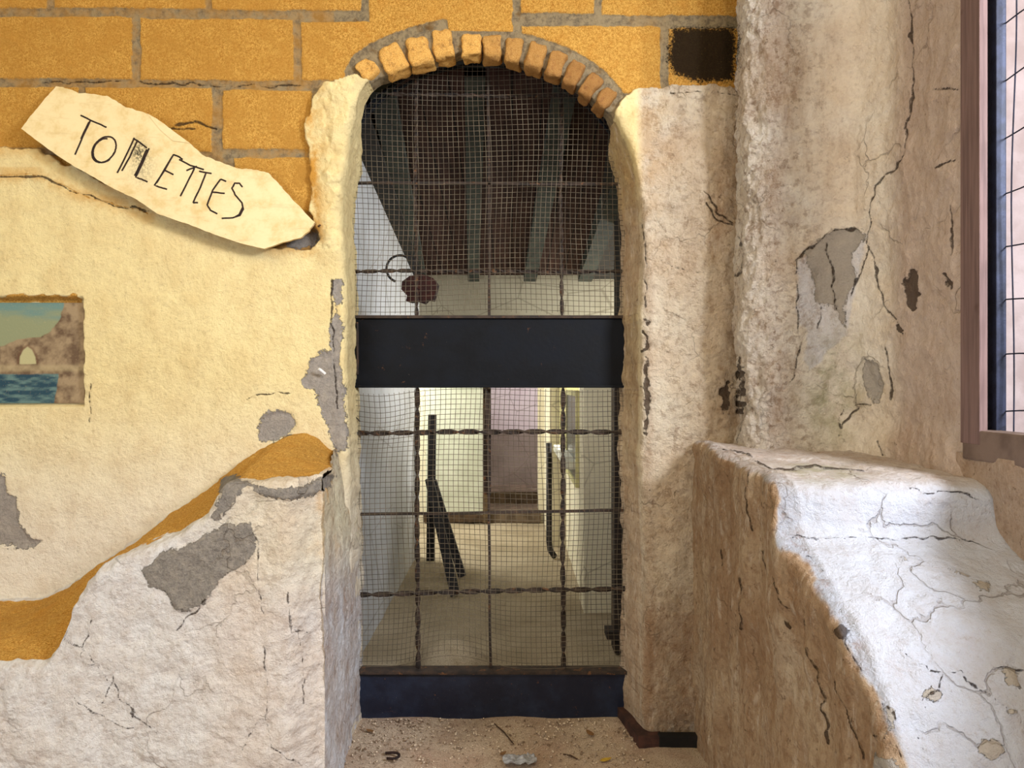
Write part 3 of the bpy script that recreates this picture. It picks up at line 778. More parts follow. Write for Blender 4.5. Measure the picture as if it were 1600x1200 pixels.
# the window: wooden frame, iron bars, wire
def build_window():
    wood = NT('window_wood'); g = wood.noise(1.0, 6, 0.6, vec=wood.scaled(wood.pos, (120, 120, 5)))
    c = wood.mix(wood.ss(g, 0.35, 0.7), lin(130, 104, 98), lin(104, 82, 78)); kn = wood.noise(9, 3, 0.5)
    c = wood.mix(wood.ss(kn, 0.66, 0.74, 0, 0.7), c, lin(80, 56, 46))
    wood = wood.done(c, 0.7, wood.bump(g, 0.001), 0, 0.3)
    grey = simple('window_sill_wood', lin(128, 108, 96), lin(104, 86, 76), 14, 0.75, 0.001)
    iron = simple('window_iron', lin(44, 48, 66), lin(30, 32, 44), 30, 0.5, 0.0005, 0.3)
    b = MB().box((RX + 0.004, 1.670, CZ + 0.60), (0.018, 0.070, 1.46), bevel=0.002)
    r = struct(b.build('window_1', wood))
    MB().box((RX + 0.022, 1.0, CZ - 0.132), (0.052, 1.40, 0.066), bevel=0.005).build('window_sill', grey, r)
    MB().box((RX + 0.022, 0.40, CZ + 0.60), (0.040, 0.088, 1.46), bevel=0.004).build('window_post', wood, r)
    MB().box((RX + 0.045, 1.666, CZ + 0.60), (0.022, 0.052, 1.42), bevel=0.002).build('casement_frame', iron, r)
    MB().box((RX + 0.020, 1.672, CZ + 0.60), (0.012, 0.030, 1.42), bevel=0.002).build('casement_frame', iron, r)
    # wire fencing over the opening
    w = MB()
    X = RX + 0.055
    for k in range(12):
        y = 1.615 - 0.075 * k
        w.tube([(X + 0.003 * math.sin(z * 9 + k), y + 0.005 * math.sin(z * 5 + k), CZ - 0.10 + z) for z in np.linspace(0, 1.40, 30)], 0.0016, 5)
    for k in range(12):
        z = CZ - 0.06 + 0.118 * k
        w.tube([(X, 1.66 - t, z + 0.006 * math.sin(t * 14 + k)) for t in np.linspace(0, 1.22, 40)], 0.0016, 5)
    w.build('wire_netting', iron, r)
build_window()
m_ext = simple('yard_wall_render', lin(206, 186, 180), lin(182, 160, 152), 5, 0.9, 0.003, c3=lin(160, 136, 122), sc3=9, thr=(0.6, 0.75))
struct(MB().box((2.0, 2.85, CZ + 0.2), (1.7, 0.12, 3.4)).build('wall_outside', m_ext))

# ------------------------------------------------------------------ floors
def floor_mat(name, a, b, c_, sc=1.0):
    t = NT(name); n1 = t.noise(6 * sc, 5, 0.6); n2 = t.noise(260, 4, 0.75); n3 = t.noise(70, 5, 0.7)
    c = t.mix(t.ss(n1, 0.35, 0.7), a, b); c = t.mix(t.ss(n2, 0.40, 0.70, 0, 0.8), c, c_)
    c = t.mix(t.ss(n3, 0.60, 0.74, 0, 0.7), c, tuple(x * 0.45 for x in b))
    return t.done(c, 0.85, t.bump(t.m_('ADD', n2, t.m_('MULTIPLY', n3, 1.5)), 0.003), 0, 0.25)
m_floor = floor_mat('sandy_floor', lin(214, 194, 168), lin(196, 168, 144), lin(128, 98, 78))
m_floor2 = floor_mat('corridor_concrete', lin(194, 178, 150), lin(166, 150, 122), lin(120, 106, 84), 0.5)
def plane_grid(name, x0, x1, y0, y1, z, mat, amp=0.004, step=0.012):
    X, Y = np.meshgrid(np.arange(x0, x1, step), np.arange(y0, y1, step), indexing='ij')
    p = np.stack([X, Y, X * 0 + z], -1); p[..., 2] += amp * fbm(p, 6, 4, 501)
    return mesh_np(name, p.reshape(-1, 3), grid_faces(*X.shape), mat)
struct(plane_grid('floor', -2.2, 1.3, 0.2, 2.60, 0.0, m_floor, 0.006, 0.008))
struct(plane_grid('floor', -1.6, 1.6, 2.59, 8.3, -0.002, m_floor2, 0.006, 0.02))

# ------------------------------------------------------------------ the corridor behind the gate
def wall_mat(name, a, b, dirty=0.3):
    t = NT(name); n1 = t.noise(2.5, 5, 0.6); n2 = t.noise(1.0, 6, 0.7, vec=t.scaled(t.pos, (14, 14, 5)))
    c = t.mix(t.ss(n1, 0.35, 0.7), a, b); c = t.mix(t.ss(n2, 0.55, 0.75, 0, dirty), c, lin(128, 108, 84))
    vd = t.voro(2.2); c = t.mix(t.m_('MULTIPLY', t.ss(vd, 0.002, 0.012, 1, 0), 0.35), c, lin(96, 84, 66))
    return t.done(c, 0.9, t.bump(t.noise(30, 5, 0.65), 0.003), 0, 0.15)
m_cw = wall_mat('corridor_whitewash', lin(194, 195, 196), lin(176, 176, 174))
m_cr = wall_mat('corridor_cream', lin(234, 226, 200), lin(218, 208, 182), 0.25)
m_pink = wall_mat('far_room_plaster', lin(226, 216, 216), lin(212, 200, 202))
m_dark = simple('matt_dark', lin(40, 34, 30), lin(26, 24, 22), 10, 0.9)  # plain near-black material
def wallbox(name, c, s, mat):
    return struct(MB().box(c, s).build(name, mat))
wallbox('wall_corridor_left', (-0.69, 3.79, CZ + 0.35), (0.14, 2.36, 3.0), m_cw)
wallbox('wall_corridor_left', (-1.55, 6.6, CZ + 0.35), (0.1, 3.4, 3.0), m_cw)
wallbox('wall_corridor_side', (-1.05, 4.93, CZ + 0.35), (0.9, 0.08, 3.0), m_cw)
wallbox('wall_corridor_end', (-0.95, 6.26, CZ + 0.35), (1.45, 0.12, 3.0), m_cr)
wallbox('wall_corridor_end', (0.90, 6.26, CZ + 0.35), (1.38, 0.12, 3.0), m_cr)
wallbox('wall_far', (0, 8.2, CZ + 0.3), (3.4, 0.1, 3.0), m_pink)
wallbox('trim_5', (0, 8.12, 0.30), (3.3, 0.06, 0.62), wall_mat('dado_brown', lin(158, 146, 136), lin(138, 126, 116)))
wallbox('wall_far_side', (1.2, 7.3, CZ + 0.3), (0.1, 1.9, 3.0), m_pink)
# lintel wall at the low end of the roof
wallbox('wall_lintel', (0.05, 5.02, CZ + 1.02), (1.50, 0.10, 1.42), wall_mat('lintel_plaster', lin(198, 192, 170), lin(176, 168, 146), 0.4))
# right corridor wall with its window
wallbox('wall_corridor_right', (0.65, 3.86, CZ - 0.43), (0.60, 0.24, 1.50), m_cr)
wallbox('wall_corridor_right', (0.45, 4.05, CZ - 0.43), (0.16, 0.18, 1.50), m_cr)
wallbox('wall_corridor_right', (0.45, 4.75, CZ - 0.80), (0.16, 1.3, 0.74), m_cr)
wallbox('wall_corridor_right', (0.34, 5.75, CZ + 0.35), (0.16, 0.95, 3.0), m_cr)
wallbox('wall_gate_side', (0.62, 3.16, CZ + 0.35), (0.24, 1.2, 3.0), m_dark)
wallbox('roof_light_block', (0, 5.4, CZ + 1.86), (3.4, 5.9, 0.1), m_dark)  # unseen roof added to stop light leaking into the corridor
wallbox('wall_light_block', (1.66, 3.4, CZ + 0.35), (0.1, 1.1, 3.0), m_dark)  # unseen outer walls added to stop light leaking in behind the gateway
wallbox('wall_light_block', (-1.15, 2.74, CZ + 0.35), (0.95, 0.1, 3.0), m_dark)
wallbox('wall_light_block', (0.95, 2.74, CZ + 0.35), (0.9, 0.1, 3.0), m_dark)
for o in list(COL.objects):
    if o.name.startswith('roof_light_block'): o.name = 'ceiling'  # the added light-blocking roof, not the board ceiling
# white door at the end of the passage
def build_far_door():
    m = simple('white_painted_door', lin(214, 216, 198), lin(196, 198, 178), 5, 0.6, 0.0006)
    r = struct(MB().box((-0.46, 6.17, CZ - 0.20), (0.46, 0.04, 1.78), bevel=0.004).build('door_1', m))
    mf = simple('door_frame_wood', lin(112, 92, 62), lin(84, 66, 44), 20, 0.7)
    MB().box((-0.205, 6.165, CZ - 0.16), (0.055, 0.07, 1.90), bevel=0.003).build('door_post', mf, r)
    MB().box((-0.46, 6.16, CZ - 1.075), (0.50, 0.05, 0.06), bevel=0.003).build('door_threshold', simple('threshold_brown', lin(92, 72, 52), lin(70, 54, 38), 20), r)
build_far_door()
m_step = simple('step_stone', lin(122, 104, 84), lin(92, 78, 62), 12, 0.85, 0.002)
struct(MB().box((0.02, 6.35, 0.05), (0.42, 0.40, 0.10), bevel=0.01).box((0.02, 6.75, 0.10), (0.42, 0.45, 0.20), bevel=0.01).build('trim_4', m_step))
# window light side: reveal, sill, open leaf
def build_corr_window():
    white = simple('corridor_sill_paint', lin(226, 224, 210), lin(200, 198, 184), 8, 0.7)
    ylw = simple('corridor_frame_paint', lin(214, 206, 150), lin(190, 182, 130), 10, 0.6)
    r = struct(MB().box((0.350, 5.22, CZ - 0.02), (0.05, 0.06, 1.0), bevel=0.003).build('window_2', ylw))
    MB().box((0.410, 5.27, CZ - 0.02), (0.10, 0.04, 1.0), bevel=0.003).build('window_frame', ylw, r)
    MB().box((0.40, 4.62, CZ - 0.43), (0.24, 1.15, 0.04), bevel=0.004).build('window_sill', white, r)
    glass = simple('dusty_dark_glass', lin(74, 82, 84), lin(52, 58, 60), 12, 0.25, 0.0003, 0, 0.6)
    # leaf stands open against the light
    leaf = MB().box((0.352, 4.40, CZ - 0.29), (0.02, 0.74, 0.48), bevel=0.002).build('casement', glass, r)
    fr = MB()
    for (dy, dz, sy, sz) in ((-.37, 0, .03, .50), (.37, 0, .03, .50), (0, .24, .74, .03), (0, -.24, .74, .03)):
        fr.box((0.348, 4.40 + dy, CZ - 0.29 + dz), (0.03, sy, sz), bevel=0.002)
    fr.build('casement_rail', ylw, leaf)
build_corr_window()

# sloping board ceiling with beams
def build_ceiling():
    t = NT('ceiling_boards'); g = t.noise(1.0, 5, 0.6, vec=t.scaled(t.pos, (60, 4, 4)))
    sp = t.n('ShaderNodeSeparateXYZ'); t.l(t.pos, sp.inputs[0])
    fr = t.m_('FRACT', t.m_('MULTIPLY', sp.outputs[0], 9.0)); gap = t.ss(t.m_('ABSOLUTE', t.m_('SUBTRACT', fr, 0.5)), 0.46, 0.49)
    c = t.mix(t.ss(g, 0.35, 0.7), lin(68, 44, 36), lin(44, 28, 24)); c = t.mix(gap, c, lin(14, 10, 9))
    mat = t.done(c, 0.85, t.bump(g, 0.002), 0, 0.2)
    yn, yf = 2.66, 5.0
    a, b, c_, d = P(530, 120, yn), P(1010, 120, yn), P(938, 432, yf), P(648, 432, yf)
    r = struct(MB().prism([a, b, c_, d], (0, 0, 0.03)).build('ceiling', mat))
    mb = simple('ceiling_beam_green', lin(66, 70, 60), lin(46, 50, 44), 14, 0.8, 0.002)
    for (n0, f0, w) in (((596, 150), (655, 436), 26), ((742, 128), (740, 440), 22), ((884, 150), (828, 440), 24), ((1010, 200), (914, 440), 26)):
        A = P(n0[0], n0[1] - 6, yn); B = P(f0[0], f0[1], yf - 0.06)
        hw = w / F * yf / 2
        MB().prism([A + Vector((-hw * .8, 0, -.0)), A + Vector((hw * .8, 0, 0)), A + Vector((hw * .8, 0, .12)), A + Vector((-hw * .8, 0, .12))], B - A).build('beam', mb, r)
    # wider side boards closing the slope to the walls
    MB().prism([P(500, 150, yn), P(566, 150, yn), P(662, 436, yf - .08), P(628, 436, yf - .08)], (0, 0, 0.12)).build('side_board', simple('side_board_dark', lin(44, 40, 34), lin(30, 28, 24), 12), r)
    MB().prism([P(960, 190, yn), P(1130, 190, yn), P(1010, 436, yf - .08), P(926, 436, yf - .08)], (0, 0, 0.12)).build('side_board', simple('side_board_dark', lin(44, 40, 34), lin(30, 28, 24), 12), r)
build_ceiling()

# ------------------------------------------------------------------ the iron gate
GY = 2.585
m_iron = NT('navy_black_paint')
def _iron():
    t = m_iron; n1 = t.noise(8, 5, 0.6); n2 = t.noise(120, 4, 0.8); n3 = t.noise(26, 7, 0.75)
    c = t.mix(t.ss(n1, 0.35, 0.7), lin(8, 9, 12), lin(16, 19, 25))
    c = t.mix(t.ss(n2, 0.70, 0.76), c, lin(120, 112, 96))
    c = t.mix(t.ss(n3, 0.64, 0.70), c, lin(92, 62, 40))
    t.done(c, t.ss(n1, 0.3, 0.7, 0.5, 0.7), t.bump(t.noise(60, 4, 0.6), 0.0006), 0.0, 0.16)
_iron(); m_iron = m_iron.m
m_rust = simple('rusty_iron', lin(74, 60, 50), lin(50, 44, 40), 30, 0.8, 0.0015, 0.2, 0.3, lin(112, 78, 52), 45, (0.57, 0.66))
m_wire = simple('galvanised_wire', lin(122, 110, 90), lin(88, 76, 60), 12, 0.55, 0.0002, 0.3, 0.4)
m_kick = NT('kick_plate_paint')
def _kick():
    t = m_kick; n1 = t.noise(10, 5, 0.65); n3 = t.noise(38, 7, 0.75); n2 = t.noise(200, 3, 0.8)
    c = t.mix(t.ss(n1, 0.35, 0.7), lin(8, 16, 36), lin(28, 38, 58))
    sp = t.n('ShaderNodeSeparateXYZ'); t.l(t.pos, sp.inputs[0])
    edge = t.ss(sp.outputs[2], 0.15, 0.20)
    c = t.mix(t.ss(t.m_('ADD', n3, t.m_('MULTIPLY', edge, 0.12)), 0.63, 0.68), c, lin(96, 62, 42))
    c = t.mix(t.ss(n2, 0.70, 0.76), c, lin(150, 140, 124))
    t.done(c, 0.45, t.bump(t.noise(60, 4, 0.6), 0.0012), 0, 0.5)
_kick(); m_kick = m_kick.m

ARC = [(548,225),(556,196),(570,172),(600,142),(640,118),(680,102),(720,93),(760,90),(800,95),(840,108),(880,128),(920,158),(950,192),(975,236)]
def arc_top(px):
    return np.interp(px, [p[0] for p in ARC], [p[1] for p in ARC])
def build_gate():
    g = empty('iron_gate', (P(765, 1135, GY).x, GY, 0.0), 'tall arched dark iron gate with twisted bars and wire mesh in the gateway', 'gate')
    def G(px, py, dy=0.0): 
        q = P(px, py, GY); return Vector((q.x, GY + dy, q.z))
    # middle panel: box with folded lips
    def panel(name, x0, x1, y0, y1, mat, lip=True):
        a, b = G(x0, y1), G(x1, y0); c = (a + b) / 2; sx, sz = b.x - a.x, b.z - a.z
        m = MB().box((c.x, GY, c.z), (sx, 0.036, sz), bevel=0.004)
        return m.build(name, mat, g)
    pm = panel('lock_panel', 530, 985, 498, 604, m_iron)
    MB().box((G(760, 496).x, GY - 0.004, G(760, 496).z), (0.98, 0.05, 0.010), bevel=0.002).build('panel_lip', m_rust, pm)
    MB().box((G(760, 604).x, GY - 0.004, G(760, 604).z), (0.98, 0.05, 0.008), bevel=0.002).build('panel_lip', m_iron, pm)
    MB().box((G(561, 545).x, GY - 0.024, G(561, 545).z), (0.006, 0.014, 0.175), bevel=0.002).build('latch_bar', m_rust, pm)
    MB().box((G(550, 552).x, GY - 0.021, G(550, 552).z), (0.036, 0.010, 0.20), bevel=0.002).build('lock_plate', m_iron, pm)
    kp = panel('kick_plate', 540, 985, 1050, 1133, m_kick)
    MB().box((G(760, 1046).x, GY - 0.006, G(760, 1046).z), (0.96, 0.056, 0.012), bevel=0.003).build('plate_lip', m_rust, kp)
    # side stiles and double arch rail
    for s, x in ((-1, 541), (1, 984)):
        MB().box((G(x, 650).x, GY + 0.012, (G(x, 240).z + 0.0) / 2), (0.03, 0.03, G(x, 240).z), bevel=0.003).build('stile', m_iron, g)
    for k, off in enumerate((0, 11)):
        pts = []
        for px_ in np.linspace(552, 975, 60):
            pts.append(G(px_, arc_top(px_) + off * 0.9 - 2, 0.004 * k + 0.01))
        MB().tube(pts, 0.009, 6, flat=0.6).build('arch_rail', m_iron, g, smooth=False)
    # bars
    def wob(p0, p1, n, amp, seed):
        r_ = random.Random(seed); ph = r_.random() * 6; v = []
        for k in range(n + 1):
            t = k / n; q = p0.lerp(p1, t); o = amp * math.sin(t * 7 + ph) + amp * .5 * math.sin(t * 17 + ph * 2)
            q = q + (Vector((0, 0, o)) if abs(p1.x - p0.x) > abs(p1.z - p0.z) else Vector((o, 0, 0)))
            v.append(q)
        return v
    def bar(name, x0, y0, x1, y1, kind, seed, mat=m_rust, dy=0.0):
        p0, p1 = G(x0, y0, dy), G(x1, y1, dy); L = (p1 - p0).length
        if kind == 'twist':
            n = int(L / 0.006); MB().tube(wob(p0, p1, n, 0.0012, seed), 0.0118, 4, flat=0.42, twist=math.pi / 0.074).build(name, mat, g)
        elif kind == 'thin_twist':
            n = int(L / 0.006); MB().tube(wob(p0, p1, n, 0.0020, seed), 0.0088, 4, flat=0.5, twist=math.pi / 0.06).build(name, mat, g)
        else:
            MB().tube(wob(p0, p1, 24, 0.0010, seed), 0.0070, 4, flat=0.9).build(name, mat, g)
    segs = [(arc_top(650), 492), (608, 1042)]
    for i, x in enumerate((650, 877)):
        bar('twisted_bar', x, arc_top(x) + 4, x, 494, 'thin_twist', 3 + i)
        bar('twisted_bar', x + 2, 606, x + 3, 1044, 'twist', 13 + i, dy=-0.004)
    bar('plain_bar', 763, arc_top(763) + 2, 765, 494, 'plain', 5); bar('plain_bar', 761, 606, 767, 1044, 'plain', 6)
    MB().box((G(761, 700).x, GY + 0.012, G(761, 690).z), (0.026, 0.010, 0.36), bevel=0.001).build('plain_bar', m_rust, g)
    bar('twisted_bar', 604, 148, 925, 150, 'thin_twist', 21); bar('plain_bar', 535, 286, 985, 288, 'plain', 22)
    bar('twisted_bar', 535, 424, 985, 424, 'thin_twist', 23)
    bar('twisted_bar', 545, 676, 985, 674, 'twist', 24, dy=-0.008); bar('plain_bar', 550, 803, 985, 797, 'plain', 25, dy=-0.008)
    bar('twisted_bar', 550, 928, 985, 918, 'twist', 26, dy=-0.008)
    # woven wire mesh: one sheet, warped where it has sagged
    verts, faces = [], []
    def warp(px_, py_):
        dx = 2.2 * math.sin(py_ / 47 + px_ / 90) + 1.5 * math.sin(px_ / 33 + py_ / 120); dy = 2.4 * math.sin(px_ / 55 + py_ / 160) + 1.2 * math.sin(py_ / 41)
        r2 = ((px_ - 712) / 62) ** 2 + ((py_ - 1030) / 95) ** 2                      # bulge at the foot
        k = math.exp(-r2); dx += 9 * k * math.sin((px_ - 712) / 40); dy -= 26 * k
        k2 = math.exp(-(((px_ - 590) / 50) ** 2 + ((py_ - 640) / 50) ** 2)); dy += 10 * k2; dx += 5 * k2
        return px_ + dx, py_ + dy, -0.016 - 0.03 * k + 0.004 * math.sin(px_ / 37) * math.sin(py_ / 51)
    def wire(plist, r=0.00085):
        nonlocal verts, faces
        base = len(verts); n = 4
        pts = [np.array(q) for q in plist]
        if len(pts) < 3: return
        for k, q in enumerate(pts):
            t = pts[min(k + 1, len(pts) - 1)] - pts[max(k - 1, 0)]; t /= np.linalg.norm(t)
            a = np.array([0, 1.0, 0]); b = np.cross(t, a); b /= np.linalg.norm(b)
            for j in range(n):
                an = math.pi / 2 * j; verts.append(q + a * math.cos(an) * r + b * math.sin(an) * r)
        for k in range(len(pts) - 1):
            for j in range(n):
                faces.append((base + k * n + j, base + k * n + (j + 1) % n, base + (k + 1) * n + (j + 1) % n, base + (k + 1) * n + j))
    sp = 8.0
    for lo, hi in ((92, 494), (606, 1044)):
        for i, x in enumerate(np.arange(534, 988, sp)):
            pl = []
            for y in np.arange(max(lo, arc_top(x)), hi, 6.0):
                wx, wy, dy = warp(x, y)
                if y > hi - 12: wy = min(wy, hi)
                pl.append(tuple(G(wx, min(wy, hi), dy + 0.0008)))
            wire(pl)
        for j, y in enumerate(np.arange(lo + 3, hi, sp)):
            pl = []
            for x in np.arange(532, 988, 6.0):
                if arc_top(x) > y: 
                    if pl: wire(pl); pl = []
                    continue
                wx, wy, dy = warp(x, y); pl.append(tuple(G(wx, min(max(wy, lo), hi), dy - 0.0008)))
            wire(pl)
    o = mesh_np('wire_mesh', np.array(verts) - np.array(g.location), np.array(faces), m_wire); o.parent = g
    # small curled strap by the left edge
    pts = [G(548 + 14 * (1 - math.cos(a)), 648 - 22 * math.cos(a) * 0.5 + a * 4, -0.03) for a in np.linspace(-1.2, 1.8, 20)]
    MB().tube(pts, 0.004, 5, flat=0.5).build('bent_strap', m_rust, g)
build_gate()

# ------------------------------------------------------------------ things in the corridor
def timber(name, A, B, w, d, label, grp=None):
    A, B = Vector(A), Vector(B); t = (B - A).normalized(); s = t.cross(Vector((0, 1, 0))).normalized(); n = Vector((0, 1, 0))
    e = MB().prism([A + s * w / 2, A - s * w / 2, A - s * w / 2 + n * d, A + s * w / 2 + n * d], B - A)
    o = e.build(name, m_timber); return tag(o, label, 'plank', grp)
m_timber = simple('black_stained_timber', lin(44, 42, 44), lin(28, 28, 30), 20, 0.6, 0.001)
def PF(px, y): return (( px - 800) / F * y, y, 0.004)
def floor_at(px, py, z=0.012):
    y = CZ * F / (py - 600); return Vector(((px - 800) / F * y, y, z))
timber('timber_plank', floor_at(711, 934), P(670, 748, 4.62), 0.050, 0.035, 'black timber plank leaning in front, its foot reaching furthest out on the corridor floor')
timber('timber_plank', floor_at(722, 905), P(676, 752, 4.76), 0.045, 0.035, 'black timber plank leaning just behind another, beside the white corridor door')
timber('timber_post', floor_at(672, 880), P(675, 648, 4.86), 0.048, 0.05, 'upright black timber post standing beside the leaning planks')
m_pipe = simple('dark_pipe', lin(52, 46, 42), lin(36, 32, 30), 30, 0.5, 0.0005, 0.2)
pp = P(858, 700, 4.95)
o = MB().tube([(pp.x, 4.95, CZ - 0.38), (pp.x, 4.95, 0.10), (pp.x + 0.006, 4.93, 0.05), (pp.x + 0.03, 4.88, 0.02)], 0.019, 10).build('drain_pipe', m_pipe, smooth=True)
tag(o, 'dark drain pipe coming down below the corridor window to the floor', 'pipe')
o = MB().box((P(963, 800, 3.2).x, 3.2, 0.66), (0.03, 0.10, 1.3), bevel=0.003).box((P(958, 960, 3.2).x, 3.17, 0.09), (0.07, 0.09, 0.03)).build('upright_board', simple('dark_board', lin(64, 54, 48), lin(46, 40, 36), 15))
tag(o, 'dark upright board with a foot at the right edge behind the gate', 'board')
# rounded heap behind the foot of the gate
def heap():
    xs = np.linspace(-1, 1, 60); X, Y = np.meshgrid(xs, xs, indexing='ij'); r = np.hypot(X, Y)
    c = P(705, 1040, 2.86)
    h = np.clip(1 - r ** 2, 0, 1) ** 0.6
    V = np.stack([c.x + X * 0.17, 2.86 + Y * 0.15, h * 0.17 - 0.01], -1); V[..., 2] += 0.006 * fbm(V, 20, 3, 801) * (h > 0)
    o = mesh_np('sand_heap', V.reshape(-1, 3), grid_faces(60, 60), m_floor2)
    tag(o, 'low rounded heap of grey sand just behind the foot of the gate', 'heap')
heap()
# wall lantern remains: ring bracket and rusty pan
def lantern():
    Y = 2.80
    e = empty('wall_lantern', P(640, 440, Y), 'rusty red broken wall lantern with a black iron ring behind the mesh', 'lantern')
    blk = simple('black_iron_hoop', lin(26, 24, 26), lin(18, 17, 18), 30, 0.5)
    red = simple('rust_red_tin', lin(66, 32, 26), lin(46, 24, 20), 40, 0.8, 0.002, 0.1, 0.3, lin(40, 22, 18), 60, (0.55, 0.62))
    c = P(625, 420, Y)
    R = 21 / F * Y
    pts = [c + Vector((R * math.cos(a), 0, R * math.sin(a))) for a in np.linspace(math.radians(50), math.radians(250), 28)]
    MB().tube(pts, 0.0045, 6).build('ring_bracket', blk, e, smooth=True)
    out = [(628,440),(640,431),(660,428),(676,434),(683,444),(680,458),(676,470),(668,468),(662,474),(650,470),(640,472),(634,470),(636,462),(627,452)]
    MB().prism([P(x, y, Y + 0.002) for x, y in out], (0.004, 0.045, 0.0)).build('lantern_shade', red, e)
    MB().tube([P(648, 430, Y + .02), P(646, 404, Y + .02), P(640, 398, Y + .05)], 0.004, 6).build('hanger', blk, e)
lantern()

# ------------------------------------------------------------------ the hand lettered arrow sign
def build_sign():
    k = 1 / 2.857
    out = [(95,575),(130,525),(160,490),(205,435),(250,385),(300,395),(350,415),(420,420),(480,428),(520,452),(560,480),(600,488),(650,505),(700,530),(740,560),(790,598),(850,645),(900,690),(950,712),(1000,730),
           (1060,752),(1120,756),(1190,768),(1225,798),(1260,840),(1330,915),(1405,992),(1380,1030),(1340,1062),(1260,1082),(1180,1110),(1090,1090),(1000,1062),(920,1032),(840,1000),(770,978),(700,952),(650,918),(600,885),(550,862),(500,838),
           (420,792),(330,742),(250,690),(170,632)]
    # subdivide and roughen the torn edge
    pts = []
    r_ = random.Random(4)
    for i in range(len(out)):
        a = out[i]; b = out[(i + 1) % len(out)]
        for t in (0, .2, .4, .6, .8):
            j = 0.9 if i in range(4, 28) else 0.35
            pts.append(((a[0] * (1 - t) + b[0] * t) * k + r_.uniform(-j, j), (a[1] * (1 - t) + b[1] * t) * k + r_.uniform(-j, j)))
    # board stands a little off the wall at its lower edge
    def yy(px, py): return 2.372 - 0.018 * ((py - (px * 0.52 + 100)) / 60)
    def B(px, py, off=0.0): return P(px, py, yy(px, py) - off)
    t = NT('sign_board_paint'); g = t.noise(1.0, 6, 0.65, vec=t.scaled(t.pos, (9, 9, 60))); n = t.noise(16, 6, 0.7)
    c = t.mix(t.ss(n, 0.4, 0.75), lin(226, 206, 158), lin(206, 178, 120)); c = t.mix(t.ss(g, 0.55, 0.75, 0, 0.45), c, lin(196, 168, 120))
    c = t.mix(t.ss(t.noise(60, 6, 0.8), 0.66, 0.72, 0, 0.6), c, lin(128, 100, 62))
    sm = t.attr('smudge'); c = t.mix(t.m_('MULTIPLY', sm, t.ss(t.noise(150, 5, 0.75), 0.38, 0.6)), c, lin(44, 44, 34))
    mat = t.done(c, 0.85, t.bump(t.m_('ADD', g, n), 0.0012), 0, 0.2)
    e = empty('toilet_sign', B(270, 260), 'pale wooden arrow board hand lettered TOILETTES, hung on the ochre blocks', 'sign')
    e.rotation_euler = (0, 0, 0)
    # front: dense triangulated fan by grid inside outline -> use bmesh with triangle fill and subdivision for the smudge attribute
    m = MB(); m.prism([B(x, y) for x, y in pts], (0, 0.012, 0))
    bmesh.ops.triangulate(m.bm, faces=[f for f in m.bm.faces if len(f.verts) > 4])
    bmesh.ops.subdivide_edges(m.bm, edges=[ed for ed in m.bm.edges if ed.calc_length() > 0.015], cuts=3, use_grid_fill=True)
    bmesh.ops.subdivide_edges(m.bm, edges=[ed for ed in m.bm.edges if ed.calc_length() > 0.012], cuts=2, use_grid_fill=True)
    bmesh.ops.triangulate(m.bm, faces=m.bm.faces)
    o = m.build('board', mat, e)
    co = np.zeros(len(o.data.vertices) * 3); o.data.vertices.foreach_get('co', co); co = co.reshape(-1, 3)
    px, py = project(co)
    s = 0.95 * np.exp(-((px - 217) / 11) ** 2 - ((py - 236) / 15) ** 2) + 0.5 * np.exp(-((px - 222) / 20) ** 2 - ((py - 262) / 24) ** 2)
    a = o.data.attributes.new('smudge', 'FLOAT', 'POINT'); a.data.foreach_set('value', s.astype(np.float32))
    ink = simple('charcoal_stroke', lin(58, 40, 32), lin(36, 28, 24), 80, 0.9)
    L = [
     [[(360,515),(400,535),(440,552),(475,568)],[(403,540),(370,610),(335,690)],[(398,545),(362,620)]],
     [[(465 + 54 * math.cos(a) * math.cos(.5) - 60 * math.sin(a) * math.sin(.5) * .9, 668 + 54 * math.cos(a) * math.sin(.2) + 57 * math.sin(a)) for a in np.linspace(0, 6.5, 30)],
      [(465 + 45 * math.cos(a) - 20 * math.sin(a), 672 + 12 * math.cos(a) + 52 * math.sin(a)) for a in np.linspace(0.6, 4.6, 20)]],
     [[(600,615),(565,690),(524,772)],[(615,625),(580,700),(545,762)],[(596,618),(630,640),(655,660)]],
     [[(665,662),(640,720),(606,792),(632,800),(658,812)],[(655,668),(626,735),(602,785)]],
     [[(775,690),(735,760),(690,828),(720,838),(745,845)],[(775,690),(800,700),(815,712)],[(738,762),(775,780)],[(768,700),(700,815)]],
     [[(800,712),(850,738),(910,758)],[(868,752),(838,812),(806,876)],[(832,762),(880,742)]],
     [[(890,765),(945,775)],[(920,772),(895,835),(862,905)],[(862,905),(884,905)]],
     [[(985,800),(950,850),(925,915),(940,940),(970,955)],[(985,800),(1010,810)],[(950,858),(1003,863)]],
     [[(1082,835),(1070,818),(1048,818),(1036,840),(1050,870),(1080,905),(1086,935),(1072,962),(1040,972),(990,975)],[(1084,925),(1068,958),(1050,968)]],
    ]
    for strokes in L:
        mb = MB()
        for st in strokes:
            q = []
            for i in range(len(st) - 1):
                for tt in (0, .33, .66): q.append((st[i][0] * (1 - tt) + st[i + 1][0] * tt, st[i][1] * (1 - tt) + st[i + 1][1] * tt))
            q.append(st[-1])
            mb.tube([B(x * k + r_.uniform(-.25, .25), y * k + r_.uniform(-.25, .25), 0.0003) for x, y in q], lambda t_: 0.0026, 5)
        mb.build('letter', ink, e)
    # splintered corner strip
    MB().prism([B(x * k, y * k, 0.002) for x, y in [(655, 505), (700, 530), (760, 575), (850, 640), (770, 628), (715, 580)]], (0, 0.003, 0)).build('splinter', mat, e)
    mn = simple('rusty_nail', lin(96, 66, 44), lin(60, 44, 34), 50, 0.7, 0.0005, 0.4)
